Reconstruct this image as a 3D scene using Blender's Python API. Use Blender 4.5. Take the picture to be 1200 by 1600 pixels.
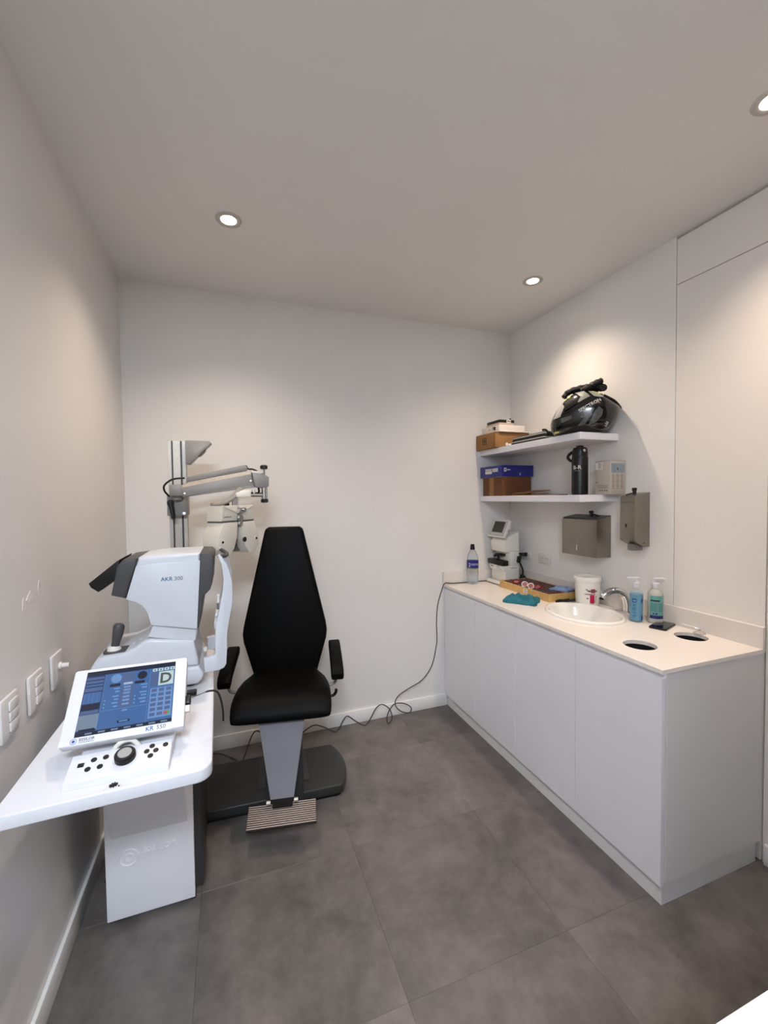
import bpy, bmesh, math, random
from mathutils import Matrix, Vector, noise
random.seed(7)
R = math.radians
PI = math.pi
for o in list(bpy.data.objects):
    bpy.data.objects.remove(o)
S = bpy.context.scene
COL = S.collection

# ------------------------------------------------------------------ camera
cam = bpy.data.cameras.new('camera')
cam.sensor_fit = 'VERTICAL'
cam.sensor_height = 36.0
cam.sensor_width = 27.0
cam.lens = 663.65 / 1600 * 36
cam.clip_start = 0.02
co = bpy.data.objects.new('camera', cam)
COL.objects.link(co)
_yaw, _pit, _rol = .3491, -.0335, -.0121
_f = Vector((math.sin(_yaw) * math.cos(_pit), math.cos(_yaw) * math.cos(_pit), math.sin(_pit)))
_r = Vector((math.cos(_yaw), -math.sin(_yaw), 0))
_u = _r.cross(_f)
_r2 = _r * math.cos(_rol) + _u * math.sin(_rol)
_u2 = -_r * math.sin(_rol) + _u * math.cos(_rol)
co.matrix_world = Matrix(((_r2.x, _u2.x, -_f.x, 0), (_r2.y, _u2.y, -_f.y, 0), (_r2.z, _u2.z, -_f.z, 1.5), (0, 0, 0, 1)))
S.camera = co

# ------------------------------------------------------------------ world, exposure
wd = bpy.data.worlds.new('daylight')
S.world = wd
wd.use_nodes = True
bg = wd.node_tree.nodes['Background']
bg.inputs[0].default_value = (.72, .82, 1.0, 1)
bg.inputs[1].default_value = .3
S.view_settings.view_transform = 'Standard'
S.view_settings.look = 'None'
S.view_settings.gamma = 1
S.view_settings.use_curve_mapping = False
S.view_settings.exposure = 0.13
LAMP_W = 51.0
LAMP_COL = (1.0, .805, .64)

# ------------------------------------------------------------------ helpers
WM = {}                       # world matrices of built objects

def lin(c):
    return tuple((v / 12.92 if v <= .04045 else ((v + .055) / 1.055) ** 2.4) for v in c)

def mat(name, col, rough=.5, metal=0., var=.04, scale=8., bump=0., bscale=60., spec=.5, trans=0., ior=1.45, emit=0., coat=0., alpha=1., srgb=True):
    """principled material with a little noise in its colour and relief"""
    m = bpy.data.materials.new(name)
    m.use_nodes = True
    nt = m.node_tree
    p = nt.nodes['Principled BSDF']
    c = lin(col) if srgb else col
    tc = nt.nodes.new('ShaderNodeTexCoord')
    nz = nt.nodes.new('ShaderNodeTexNoise')
    nz.inputs['Scale'].default_value = scale
    nz.inputs['Detail'].default_value = 4
    nt.links.new(tc.outputs['Object'], nz.inputs['Vector'])
    rp = nt.nodes.new('ShaderNodeValToRGB')
    rp.color_ramp.elements[0].position = .3
    rp.color_ramp.elements[1].position = .7
    rp.color_ramp.elements[0].color = tuple(max(0, v * (1 - var)) for v in c) + (1,)
    rp.color_ramp.elements[1].color = tuple(min(1, v * (1 + var)) for v in c) + (1,)
    nt.links.new(nz.outputs['Fac'], rp.inputs['Fac'])
    nt.links.new(rp.outputs['Color'], p.inputs['Base Color'])
    p.inputs['Roughness'].default_value = rough
    p.inputs['Metallic'].default_value = metal
    p.inputs['Specular IOR Level'].default_value = spec
    p.inputs['IOR'].default_value = ior
    p.inputs['Transmission Weight'].default_value = trans
    p.inputs['Coat Weight'].default_value = coat
    p.inputs['Alpha'].default_value = alpha
    if emit:
        nt.links.new(rp.outputs['Color'], p.inputs['Emission Color'])
        p.inputs['Emission Strength'].default_value = emit
    if bump:
        n2 = nt.nodes.new('ShaderNodeTexNoise')
        n2.inputs['Scale'].default_value = bscale
        n2.inputs['Detail'].default_value = 5
        nt.links.new(tc.outputs['Object'], n2.inputs['Vector'])
        b = nt.nodes.new('ShaderNodeBump')
        b.inputs['Strength'].default_value = bump
        b.inputs['Distance'].default_value = .01
        nt.links.new(n2.outputs['Fac'], b.inputs['Height'])
        nt.links.new(b.outputs['Normal'], p.inputs['Normal'])
    return m

class MB:
    """collects shapes in one bmesh"""
    def __init__(s):
        s.bm = bmesh.new()
        s.mi = 0

    def _fin(s, vs, fs, bev=0, seg=2, M=None, edges=None):
        for f in fs:
            f.material_index = s.mi
        if bev:
            es = edges if edges is not None else list({e for f in fs for e in f.edges})
            vs0 = set(s.bm.verts)
            r = bmesh.ops.bevel(s.bm, geom=es, offset=bev, segments=seg, affect='EDGES', profile=.5, clamp_overlap=True)
            vs = list({v for v in vs if v.is_valid} | (set(s.bm.verts) - vs0) | set(r['verts']))
            for f in r['faces']:
                f.material_index = s.mi
        if M is not None:
            bmesh.ops.transform(s.bm, matrix=M, verts=[v for v in vs if v.is_valid])
        return s

    def box(s, x0, x1, y0, y1, z0, z1, bev=0, seg=2, M=None):
        x0, x1 = min(x0, x1), max(x0, x1); y0, y1 = min(y0, y1), max(y0, y1); z0, z1 = min(z0, z1), max(z0, z1)
        v = [s.bm.verts.new(p) for p in ((x0, y0, z0), (x1, y0, z0), (x1, y1, z0), (x0, y1, z0), (x0, y0, z1), (x1, y0, z1), (x1, y1, z1), (x0, y1, z1))]
        f = [s.bm.faces.new([v[i] for i in q]) for q in ((0, 3, 2, 1), (4, 5, 6, 7), (0, 1, 5, 4), (1, 2, 6, 5), (2, 3, 7, 6), (3, 0, 4, 7))]
        return s._fin(v, f, bev, seg, M)

    def prism(s, pts, a, b, axis='Y', bev=0, seg=2, M=None, capbev=True):
        """pts 2-D outline; axis Y: (x,z), axis Z: (x,y), axis X: (y,z)"""
        def P(p, t):
            return {'Y': (p[0], t, p[1]), 'Z': (p[0], p[1], t), 'X': (t, p[0], p[1])}[axis]
        A = [s.bm.verts.new(P(p, a)) for p in pts]
        Bv = [s.bm.verts.new(P(p, b)) for p in pts]
        n = len(pts)
        fs = [s.bm.faces.new(A), s.bm.faces.new(list(reversed(Bv)))]
        for i in range(n):
            fs.append(s.bm.faces.new((A[i], Bv[i], Bv[(i + 1) % n], A[(i + 1) % n])))
        bmesh.ops.recalc_face_normals(s.bm, faces=fs)
        ed = None
        if bev and capbev:
            ed = list(set(fs[0].edges) | set(fs[1].edges))
        return s._fin(A + Bv, fs, bev, seg, M, ed)

    def lathe(s, prof, c=(0, 0, 0), seg=24, M=None, sx=1., sy=1., caps=True):
        """prof: (r,z) list, turned about Z through c"""
        rings = []
        vs = []
        for r, z in prof:
            if r < 1e-6:
                v = [s.bm.verts.new((c[0], c[1], c[2] + z))]
            else:
                v = [s.bm.verts.new((c[0] + sx * r * math.cos(2 * PI * i / seg), c[1] + sy * r * math.sin(2 * PI * i / seg), c[2] + z)) for i in range(seg)]
            rings.append(v); vs += v
        fs = []
        for a, b in zip(rings, rings[1:]):
            for i in range(seg):
                j = (i + 1) % seg
                if len(a) == 1 and len(b) == 1: continue
                if len(a) == 1: fs.append(s.bm.faces.new((a[0], b[i], b[j])))
                elif len(b) == 1: fs.append(s.bm.faces.new((a[i], b[0], a[j])))
                else: fs.append(s.bm.faces.new((a[i], a[j], b[j], b[i])))
        if caps:
            if len(rings[0]) > 1: fs.append(s.bm.faces.new(rings[0]))
            if len(rings[-1]) > 1: fs.append(s.bm.faces.new(list(reversed(rings[-1]))))
        bmesh.ops.recalc_face_normals(s.bm, faces=fs)
        return s._fin(vs, fs, 0, 2, M)

    def cyl(s, c, r, h, seg=20, M=None, axis='Z', r2=None):
        r2 = r if r2 is None else r2
        T = Matrix.Translation(Vector(c))
        A = {'Z': Matrix(), 'X': Matrix.Rotation(PI / 2, 4, 'Y'), 'Y': Matrix.Rotation(-PI / 2, 4, 'X')}[axis]
        N = T @ A
        if M is not None: N = M @ N
        e = min(r, r2, abs(h)) * .12
        return s.lathe([(r - e, 0), (r, e), (r2, h - e), (r2 - e, h)], seg=seg, M=N)

    def tube(s, pts, r, seg=8, M=None, rs=None, flat=1.):
        pts = [Vector(p) for p in pts]
        rings = []; vs = []
        up = None
        for i, p in enumerate(pts):
            d = (pts[min(i + 1, len(pts) - 1)] - pts[max(i - 1, 0)]).normalized()
            if up is None:
                up = Vector((0, 0, 1)) if abs(d.z) < .9 else Vector((0, 1, 0))
            a = d.cross(up)
            if a.length < 1e-4: a = d.cross(Vector((1, 0, 0)))
            a.normalize(); b = a.cross(d).normalized(); up = b
            q = rs[i] if rs else r
            v = [s.bm.verts.new(p + a * q * math.cos(2 * PI * k / seg) + b * q * flat * math.sin(2 * PI * k / seg)) for k in range(seg)]
            rings.append(v); vs += v
        fs = []
        for A, Bq in zip(rings, rings[1:]):
            for k in range(seg):
                fs.append(s.bm.faces.new((A[k], A[(k + 1) % seg], Bq[(k + 1) % seg], Bq[k])))
        fs.append(s.bm.faces.new(rings[0])); fs.append(s.bm.faces.new(list(reversed(rings[-1]))))
        bmesh.ops.recalc_face_normals(s.bm, faces=fs)
        return s._fin(vs, fs, 0, 2, M)

    def quad(s, pts, M=None):
        v = [s.bm.verts.new(p) for p in pts]
        f = [s.bm.faces.new(v)]
        return s._fin(v, f, 0, 2, M)

    def loft(s, loops, M=None, cap=True):
        rings = [[s.bm.verts.new(p) for p in L] for L in loops]
        n = len(rings[0]); fs = []
        for a, b in zip(rings, rings[1:]):
            for i in range(n):
                fs.append(s.bm.faces.new((a[i], a[(i + 1) % n], b[(i + 1) % n], b[i])))
        if cap:
            fs.append(s.bm.faces.new(rings[0])); fs.append(s.bm.faces.new(list(reversed(rings[-1]))))
        bmesh.ops.recalc_face_normals(s.bm, faces=fs)
        return s._fin([v for r in rings for v in r], fs, 0, 2, M)

    def mesh(s, me, M=None):
        n0 = set(s.bm.verts); f0 = set(s.bm.faces)
        s.bm.from_mesh(me)
        vs = [v for v in s.bm.verts if v not in n0]
        for f in s.bm.faces:
            if f not in f0: f.material_index = s.mi
        if M is not None: bmesh.ops.transform(s.bm, matrix=M, verts=vs)
        return s

def smooth_path(pts, n=6):
    """Catmull-Rom"""
    P = [Vector(p) for p in pts]
    out = []
    for i in range(len(P) - 1):
        p0, p1, p2, p3 = P[max(i - 1, 0)], P[i], P[i + 1], P[min(i + 2, len(P) - 1)]
        for k in range(n):
            t = k / n
            out.append(.5 * ((2 * p1) + (-p0 + p2) * t + (2 * p0 - 5 * p1 + 4 * p2 - p3) * t * t + (-p0 + 3 * p1 - 3 * p2 + p3) * t ** 3))
    out.append(P[-1])
    return out

def tag(o, label=None, cat=None, group=None, kind=None):
    if label: o['label'] = label
    if cat: o['category'] = cat
    if group: o['group'] = group
    if kind: o['kind'] = kind
    return o

def obj(name, mb, mats, parent=None, loc=None, local=False, ang=35, flat=False):
    """links ONE mesh object; shapes come in world space unless local"""
    me = bpy.data.meshes.new(name)
    if parent is not None:
        W = WM[parent.name]
    else:
        W = Matrix.Translation(Vector(loc)) if loc is not None else Matrix()
    if not local:
        bmesh.ops.transform(mb.bm, matrix=W.inverted(), verts=list(mb.bm.verts))
    mb.bm.to_mesh(me)
    mb.bm.free()
    for m in (mats if isinstance(mats, (list, tuple)) else [mats]):
        me.materials.append(m)
    if not flat:
        for p in me.polygons: p.use_smooth = True
        me.set_sharp_from_angle(angle=R(ang))
    o = bpy.data.objects.new(name, me)
    COL.objects.link(o)
    if parent is not None:
        o.parent = parent
    else:
        o.matrix_world = W
    WM[o.name] = W
    return o

def thing(name, label, cat, loc, rz=0., group=None, rot=None):
    o = bpy.data.objects.new(name, None)
    o.empty_display_size = .05
    COL.objects.link(o)
    M = Matrix.Translation(Vector(loc)) @ (rot if rot is not None else Matrix.Rotation(rz, 4, 'Z'))
    o.matrix_world = M
    WM[o.name] = M
    return tag(o, label, cat, group)

def struct(name, mb, m, label=None, **k):
    o = obj(name, mb, m, **k)
    o['kind'] = 'structure'
    if label: o['label'] = label
    return o

def text_mesh(txt, size, extrude=.0006, align='LEFT', bold=0.):
    cu = bpy.data.curves.new('text', 'FONT')
    cu.body = txt; cu.size = size; cu.extrude = extrude; cu.align_x = align; cu.offset = bold
    cu.resolution_u = 3
    o = bpy.data.objects.new('text', cu)
    COL.objects.link(o)
    dg = bpy.context.evaluated_depsgraph_get()
    me = bpy.data.meshes.new_from_object(o.evaluated_get(dg))
    bpy.data.objects.remove(o); bpy.data.curves.remove(cu)
    return me

def flat_with_holes(outer, holes, z0, z1):
    cu = bpy.data.curves.new('plan', 'CURVE')
    cu.dimensions = '2D'; cu.fill_mode = 'BOTH'; cu.extrude = abs(z1 - z0) / 2
    for loop in [outer] + holes:
        sp = cu.splines.new('POLY'); sp.points.add(len(loop) - 1); sp.use_cyclic_u = True
        for p, q in zip(sp.points, loop): p.co = (q[0], q[1], 0, 1)
    o = bpy.data.objects.new('plan', cu)
    COL.objects.link(o)
    dg = bpy.context.evaluated_depsgraph_get()
    me = bpy.data.meshes.new_from_object(o.evaluated_get(dg))
    bpy.data.objects.remove(o); bpy.data.curves.remove(cu)
    me.transform(Matrix.Translation((0, 0, (z0 + z1) / 2)))
    return me

def ell(cx, cy, rx, ry, n=40):
    return [(cx + rx * math.cos(2 * PI * i / n), cy + ry * math.sin(2 * PI * i / n)) for i in range(n)]

def rrect(x0, x1, y0, y1, r, n=5):
    out = []
    for cx, cy, a0 in ((x1 - r, y1 - r, 0), (x0 + r, y1 - r, 90), (x0 + r, y0 + r, 180), (x1 - r, y0 + r, 270)):
        for i in range(n + 1):
            a = R(a0 + 90 * i / n)
            out.append((cx + r * math.cos(a), cy + r * math.sin(a)))
    return out

# planes: text standing on a wall facing -Y / -X / +Z
FACE_NY = Matrix.Rotation(PI / 2, 4, 'X')                                   # x right, y up, faces -Y
FACE_NX = Matrix.Rotation(-PI / 2, 4, 'Z') @ Matrix.Rotation(PI / 2, 4, 'X')  # reads from -Y... faces -X

def T(x, y, z): return Matrix.Translation((x, y, z))

# ------------------------------------------------------------------ dimensions of the room
XL, XR, YB, YF, ZC = -.5406, 2.006, 2.6985, -1.5, 2.7088
XF, YN, ZT = 1.4276, 1.0585, .8768

# ------------------------------------------------------------------ materials
M_wall = mat('wall_paint', (.90, .89, .875), .55, var=.012, scale=3, bump=.04, bscale=180)
M_wall_l = mat('wall_paint_satin', (.88, .87, .86), .34, var=.012, scale=3, bump=.03, bscale=120)
M_ceil = mat('ceiling_paint', (.92, .91, .90), .8, var=.012, scale=2)
M_base = mat('baseboard_white', (.92, .915, .90), .35, var=.02)
M_panel = mat('wall_panel_laminate', (.90, .88, .855), .35, var=.012, scale=2)
M_dark = mat('dark_gap', (.10, .09, .09), .8)
M_lam = mat('white_laminate', (.91, .905, .92), .32, var=.012, scale=3)
M_lamside = mat('white_laminate_shaded', (.88, .87, .865), .30, var=.015, scale=3)  # same laminate, toned darker and warmer for the shaded end panel and plinth
M_quartz = mat('quartz_worktop', (.93, .90, .87), .22, var=.03, scale=220, coat=.1)
M_ped = mat('pedestal_white', (.94, .94, .955), .35, var=.01)
M_white = mat('white_plastic', (.835, .84, .86), .32, var=.012)
M_splash = mat('quartz_backsplash', (.87, .845, .82), .3, var=.03, scale=220)
M_white2 = mat('white_plastic_warm', (.90, .885, .85), .4, var=.02)
M_grey = mat('grey_plastic', (.22, .22, .225), .42, var=.04)
M_greymid = mat('grey_paint_metal', (.48, .47, .46), .42, var=.03, metal=.2)
M_black = mat('black_plastic', (.045, .045, .048), .4, var=.1)
M_rubber = mat('black_rubber', (.035, .035, .037), .6, var=.1)
M_leather = mat('black_vinyl', (.008, .008, .008), .55, var=.1, bump=.04, bscale=250, spec=.14)
M_alu = mat('brushed_aluminium', (.74, .72, .69), .40, metal=.35, var=.04, scale=30)
M_chrome = mat('chrome', (.86, .86, .86), .08, metal=1, var=.02)
M_steel = mat('satin_stainless_steel', (.56, .535, .50), .34, metal=.9, var=.06, scale=12, bump=.02, bscale=300)
M_porc = mat('white_porcelain', (.94, .925, .90), .08, var=.01, coat=.5)
M_card = mat('cardboard', (.58, .42, .24), .75, var=.07, scale=14, bump=.06, bscale=90)
M_cardd = mat('dark_cardboard', (.42, .26, .15), .75, var=.07, scale=14, bump=.06, bscale=90)
M_paperw = mat('white_card', (.90, .87, .84), .5, var=.02)
M_wood = mat('pale_pine', (.80, .64, .40), .45, var=.12, scale=25)
M_label = mat('paper_label', (.86, .84, .82), .5, var=.03)
M_ink = mat('print_black', (.08, .07, .07), .5)
M_inkgrey = mat('print_grey', (.35, .35, .37), .5)
M_inkblue = mat('print_blue', (.15, .33, .62), .5)
M_cord = mat('grey_cable', (.23, .23, .24), .5)
M_cordb = mat('black_cable', (.03, .03, .03), .5)

# vinyl concrete-look floor tiles
def floor_mat():
    m = bpy.data.materials.new('vinyl_concrete_tile'); m.use_nodes = True
    nt = m.node_tree; p = nt.nodes['Principled BSDF']
    tc = nt.nodes.new('ShaderNodeTexCoord'); oi = nt.nodes.new('ShaderNodeObjectInfo')
    ge = nt.nodes.new('ShaderNodeNewGeometry')
    cmb = nt.nodes.new('ShaderNodeCombineXYZ'); ml = nt.nodes.new('ShaderNodeMath'); ml.operation = 'MULTIPLY'; ml.inputs[1].default_value = 40
    nt.links.new(oi.outputs['Random'], ml.inputs[0]); nt.links.new(ml.outputs[0], cmb.inputs[2])
    ad = nt.nodes.new('ShaderNodeVectorMath'); nt.links.new(ge.outputs['Position'], ad.inputs[0]); nt.links.new(cmb.outputs[0], ad.inputs[1])
    n1 = nt.nodes.new('ShaderNodeTexNoise'); n1.inputs['Scale'].default_value = 2.6; n1.inputs['Detail'].default_value = 7; n1.inputs['Roughness'].default_value = .62; n1.inputs['Distortion'].default_value = .6
    n2 = nt.nodes.new('ShaderNodeTexNoise'); n2.inputs['Scale'].default_value = 14; n2.inputs['Detail'].default_value = 8; n2.inputs['Roughness'].default_value = .7
    nt.links.new(ad.outputs[0], n1.inputs['Vector']); nt.links.new(ad.outputs[0], n2.inputs['Vector'])
    mx = nt.nodes.new('ShaderNodeMix'); mx.data_type = 'FLOAT'; mx.inputs[0].default_value = .38
    nt.links.new(n1.outputs['Fac'], mx.inputs[2]); nt.links.new(n2.outputs['Fac'], mx.inputs[3])
    rp = nt.nodes.new('ShaderNodeValToRGB'); e = rp.color_ramp.elements
    e[0].position = .34; e[1].position = .66
    e[0].color = lin((.30, .283, .275)) + (1,); e[1].color = lin((.475, .452, .436)) + (1,)
    nt.links.new(mx.outputs[0], rp.inputs['Fac'])
    # each tile its own slight tone
    mr = nt.nodes.new('ShaderNodeMapRange'); mr.inputs[3].default_value = .93; mr.inputs[4].default_value = 1.06
    nt.links.new(oi.outputs['Random'], mr.inputs[0])
    vm = nt.nodes.new('ShaderNodeVectorMath'); vm.operation = 'SCALE'
    nt.links.new(rp.outputs['Color'], vm.inputs[0]); nt.links.new(mr.outputs[0], vm.inputs['Scale'])
    nt.links.new(vm.outputs[0], p.inputs['Base Color'])
    rr = nt.nodes.new('ShaderNodeMapRange'); rr.inputs[3].default_value = .30; rr.inputs[4].default_value = .48
    nt.links.new(n1.outputs['Fac'], rr.inputs[0]); nt.links.new(rr.outputs[0], p.inputs['Roughness'])
    b = nt.nodes.new('ShaderNodeBump'); b.inputs['Strength'].default_value = .06; b.inputs['Distance'].default_value = .01
    nt.links.new(n2.outputs['Fac'], b.inputs['Height']); nt.links.new(b.outputs['Normal'], p.inputs['Normal'])
    return m
M_floor = floor_mat()

# ------------------------------------------------------------------ room shell
M_joint = mat('floor_joint', (.30, .28, .27), .7)
fl = struct('floor', MB().box(XL - .1, XR + .1, YF - .1, YB + .1, -.12, -.004), M_joint, 'grey concrete-look vinyl tile floor')
xs = [XL - .02, -.133, .467, 1.062, 1.66, XR + .08]
ys = [YF - .08, -1.28, -.68, -.08, .52, 1.12, 1.722, 2.322, YB + .05]
g = .00025
tiles = {}
for i in range(len(xs) - 1):
    for j in range(len(ys) - 1):
        w, d = xs[i + 1] - xs[i], ys[j + 1] - ys[j]
        mb = MB().box(g, w - g, g, d - g, -.006, 0, bev=.0004, seg=1)
        mb.bm.transform(T(xs[i], ys[j], 0))
        obj('floor_tile', mb, M_floor, fl, flat=True)
struct('ceiling', MB().box(XL - .1, XR + .1, YF - .1, YB + .1, ZC, ZC + .1), M_ceil, 'plain matt white plaster ceiling')
struct('wall_back', MB().box(XL - .1, XR + .1, YB, YB + .1, 0, ZC), M_wall, 'plain white painted back wall')
YP_ = -.46
wl = struct('wall_left', MB().box(XL - .1, XL, YF, YB, 0, ZC), M_wall_l, 'white satin painted left wall')
wr = struct('wall_right', MB().box(XR, XR + .12, 1.4395, YB, 0, ZC).box(XR + .022, XR + .12, YP_, 1.4395, 0, ZC), [M_wall], 'white right wall with flush cover panels')
for (y0, y1, z0, z1) in ((1.0635, 1.4365, 2.4865, 2.694), (1.0635, 1.4365, .002, 2.4835), (.42, 1.0585, 2.4865, 2.694), (.42, 1.0585, .002, 2.4835), (-.35, .417, .002, 2.694)):
    obj('wall_panel', MB().box(XR, XR + .021, y0, y1, z0, z1, bev=.0008, seg=1), M_panel, wr)
# unseen, added behind the camera: light-blocking partition, passage and opening for cool light
M_pass = mat('low_bounce_grey', (.60, .58, .56), .6, var=.02)  # mid-grey so the added walls bounce less fill onto the end panel
YP, XP = -.36, .30
struct('added_partition', MB().box(XP, XR + .1, YP - .1, YP, 0, ZC), M_pass, 'grey partition added behind the desk to block light')  # unseen blocker, keeps passage light off the cabinet end panel
struct('added_passage_wall', MB().box(XP, XP + .1, YF, YP - .1, 0, ZC), M_pass, 'grey side wall of the added passage behind the camera')  # unseen side of the added passage
struct('wall_added_opening', MB().box(XL - .1, XL + .08, YF - .1, YF, 0, ZC).box(XP - .08, XP + .1, YF - .1, YF, 0, ZC).box(XL + .08, XP - .08, YF - .1, YF, 2.6, ZC), M_wall, 'white wall around an opening added behind the camera for daylight')  # unseen opening added to let cool daylight in
struct('groundplane', MB().box(-14, 14, -22, YF - .1, -.2, -.06), mat('groundplane_grey', (.50, .49, .48), .9, var=.1, scale=2), 'grey pavement added outside the opening to dim light from below')  # added ground, keeps light from below off the ceiling
struct('baseboard_back', MB().box(XL, 1.447, YB - .013, YB, 0, .085, bev=.003), M_base, 'low white skirting along the back wall')
struct('baseboard_left', MB().box(XL, XL + .013, YF, YB - .013, 0, .085, bev=.003), M_base, 'low white skirting along the left wall')
struct('baseboard_right', MB().box(XR - .013, XR, YP, YN - .01, 0, .085, bev=.003), M_base, 'low white skirting along the right wall')
# daylight enters through the added opening: portal helps sampling it
pl = bpy.data.lights.new('opening_portal', 'AREA'); pl.shape = 'RECTANGLE'; pl.size = XP - XL - .16; pl.size_y = 2.6
pl.cycles.is_portal = True
po = bpy.data.objects.new('opening_portal', pl); COL.objects.link(po)
po.matrix_world = T((XL + XP) / 2, YF - .05, 1.3) @ Matrix.Rotation(PI / 2, 4, 'X')

# tape residue on the left wall
M_scuff = mat('tape_residue', (.90, .89, .87), .2, var=.1, scale=60)
for (y, z, dy, dz) in ((1.44, 1.215, .012, .022), (1.49, 1.225, .03, .02), (1.545, 1.245, .008, .02)):
    mb = MB()
    mb.prism([(y + dy * 1.2 * math.cos(a * PI / 5) * random.uniform(.7, 1.2), z + dz * math.sin(a * PI / 5) * random.uniform(.7, 1.2)) for a in range(10)], XL, XL + .0008, 'X')
    obj('tape_residue', mb, M_scuff, wl)

# ------------------------------------------------------------------ recessed downlights
M_lens = mat('lamp_lens', (1, .95, .85), .4, emit=30)
M_ring = mat('lamp_trim', (.76, .74, .72), .5)
def downlight(x, y, label, col=LAMP_COL, k=1.):
    t = thing('recessed_downlight', label, 'ceiling light', (x, y, ZC), group='recessed ceiling spotlights')
    ring = [(.031, -.0005), (.0325, -.003), (.044, -.0065), (.053, -.004), (.055, 0)]
    obj('trim_ring', MB().lathe(ring, seg=36, caps=False, M=T(x, y, ZC)), M_ring, t)
    obj('lens', MB().lathe([(.0315, -.001), (.026, -.003), (0, -.004)], seg=28, M=T(x, y, ZC), caps=False), M_lens, t)
    L = bpy.data.lights.new('spot', 'SPOT'); L.energy = LAMP_W * k; L.color = col
    L.spot_size = R(126); L.spot_blend = 1.0; L.shadow_soft_size = .028
    o = bpy.data.objects.new('spot_lamp', L); COL.objects.link(o); o.parent = t
    o.location = (0, 0, -.012)
# unseen cool panel added behind the camera to light doors and pedestal
lp_ = thing('added_fill_panel', 'square cool white fill panel added behind the camera, out of view', 'ceiling light', (-.2, -1.0, ZC))
obj('frame', MB().box(-.52, .12, -1.32, -1.30, ZC - .012, ZC).box(-.52, .12, -.70, -.68, ZC - .012, ZC).box(-.52, -.50, -1.30, -.70, ZC - .012, ZC).box(.10, .12, -1.30, -.70, ZC - .012, ZC), M_ring, lp_)
obj('diffuser', MB().box(-.50, .10, -1.30, -.70, ZC - .008, ZC - .002), mat('fill_diffuser', (.92, .96, 1.0), .5, emit=6), lp_)
La = bpy.data.lights.new('fill_light', 'AREA'); La.shape = 'SQUARE'; La.size = .6; La.energy = 92; La.color = (.78, .87, 1.0)
lo_ = bpy.data.objects.new('fill_lamp', La); COL.objects.link(lo_); lo_.parent = lp_; lo_.location = (0, 0, -.014)
downlight(.025, 1.988, 'small round recessed spotlight above the exam chair')
downlight(1.632, 1.992, 'small round recessed spotlight above the sink corner', k=.82)
downlight(1.600, .852, 'recessed spotlight cut by the right edge of the photo')
downlight(.010, .852, 'recessed spotlight out of view above the camera side of the desk', (.97, .94, .98), .3)

# ------------------------------------------------------------------ base cabinet along the right wall
cab = thing('base_cabinet', 'long white base cabinet with four flat handleless doors along right wall', 'cabinet', (1.72, 1.88, 0))
XD = 1.433                                       # door faces
obj('carcass', MB().box(XD + .02, XR - .002, YN + .022, YB - .002, .078, .094).box(XD + .02, XR - .002, YB - .02, YB - .002, .094, .842).box(XR - .012, XR - .002, YN + .022, YB - .02, .094, .842)
    .box(XD + .02, XR - .02, 1.462, 1.478, .094, .70), M_lam, cab)
obj('end_panel', MB().box(XD + .022, XR - .001, YN + .004, YN + .021, .084, .861, bev=.001, seg=1), M_lamside, cab)
obj('top_rail', MB().box(XD + .012, XD + .03, YN + .006, YB - .002, .842, .8612, bev=.001, seg=1), M_lam, cab)
for y0, y1 in ((YN + .006, 1.468), (1.4715, 1.893), (1.895, 2.2955), (2.299, YB - .004)):
    obj('door', MB().box(XD, XD + .019, y0, y1, .078, .843, bev=.0012, seg=1), M_lam, cab)
obj('plinth', MB().box(XD + .016, XD + .03, YN + .012, YB - .002, 0, .077).box(XD + .0301, 1.985, YN + .012, YN + .028, 0, .083), M_lamside, cab)

# worktop with the sink cut-out and two round openings
SKX, SKY, SKA, SKB = 1.735, 1.722, .172, .212
H1 = (1.588, 1.277, .062); H2 = (1.886, 1.272, .062)
wt = thing('countertop', 'cream white stone countertop with sink and two round waste openings', 'countertop', (1.72, 1.88, ZT - .015))
me = flat_with_holes([(XF, YN), (XR - .001, YN), (XR - .001, YB - .001), (XF, YB - .001)], [ell(SKX, SKY, SKA - .02, SKB - .02, 48), ell(H1[0], H1[1], H1[2], H1[2]), ell(H2[0], H2[1], H2[2], H2[2])], ZT - .0155, ZT)
obj('slab', MB().mesh(me), M_quartz, wt)
obj('backsplash', MB().box(XR - .017, XR - .001, YN, YB - .001, ZT, ZT + .088, bev=.0015, seg=1), M_splash, wt)
obj('backsplash', MB().box(XF - .006, XR - .017, YB - .017, YB - .001, ZT, ZT + .088, bev=.0015, seg=1), M_splash, wt)
for (hx, hy, hr) in (H1, H2):
    obj('waste_opening_collar', MB().lathe([(hr + .001, -.0155), (hr + .001, -.045), (hr + .004, -.045), (hr + .004, -.0155)], seg=40, M=T(hx, hy, ZT), caps=False), M_rubber, wt)
for (hx, hy, hr), lab in ((H1, 'black waste bin below the front round countertop opening'), (H2, 'black waste bin below the rear round countertop opening')):
    tag(obj('waste_bin', MB().lathe([(.075, .0), (.085, .70), (.088, .70), (.088, .706), (.082, .706), (.072, .006), (0, .006)], seg=28, M=T(hx, hy, .1)), M_rubber, loc=(hx, hy, .1)), lab, 'waste bin')

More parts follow.
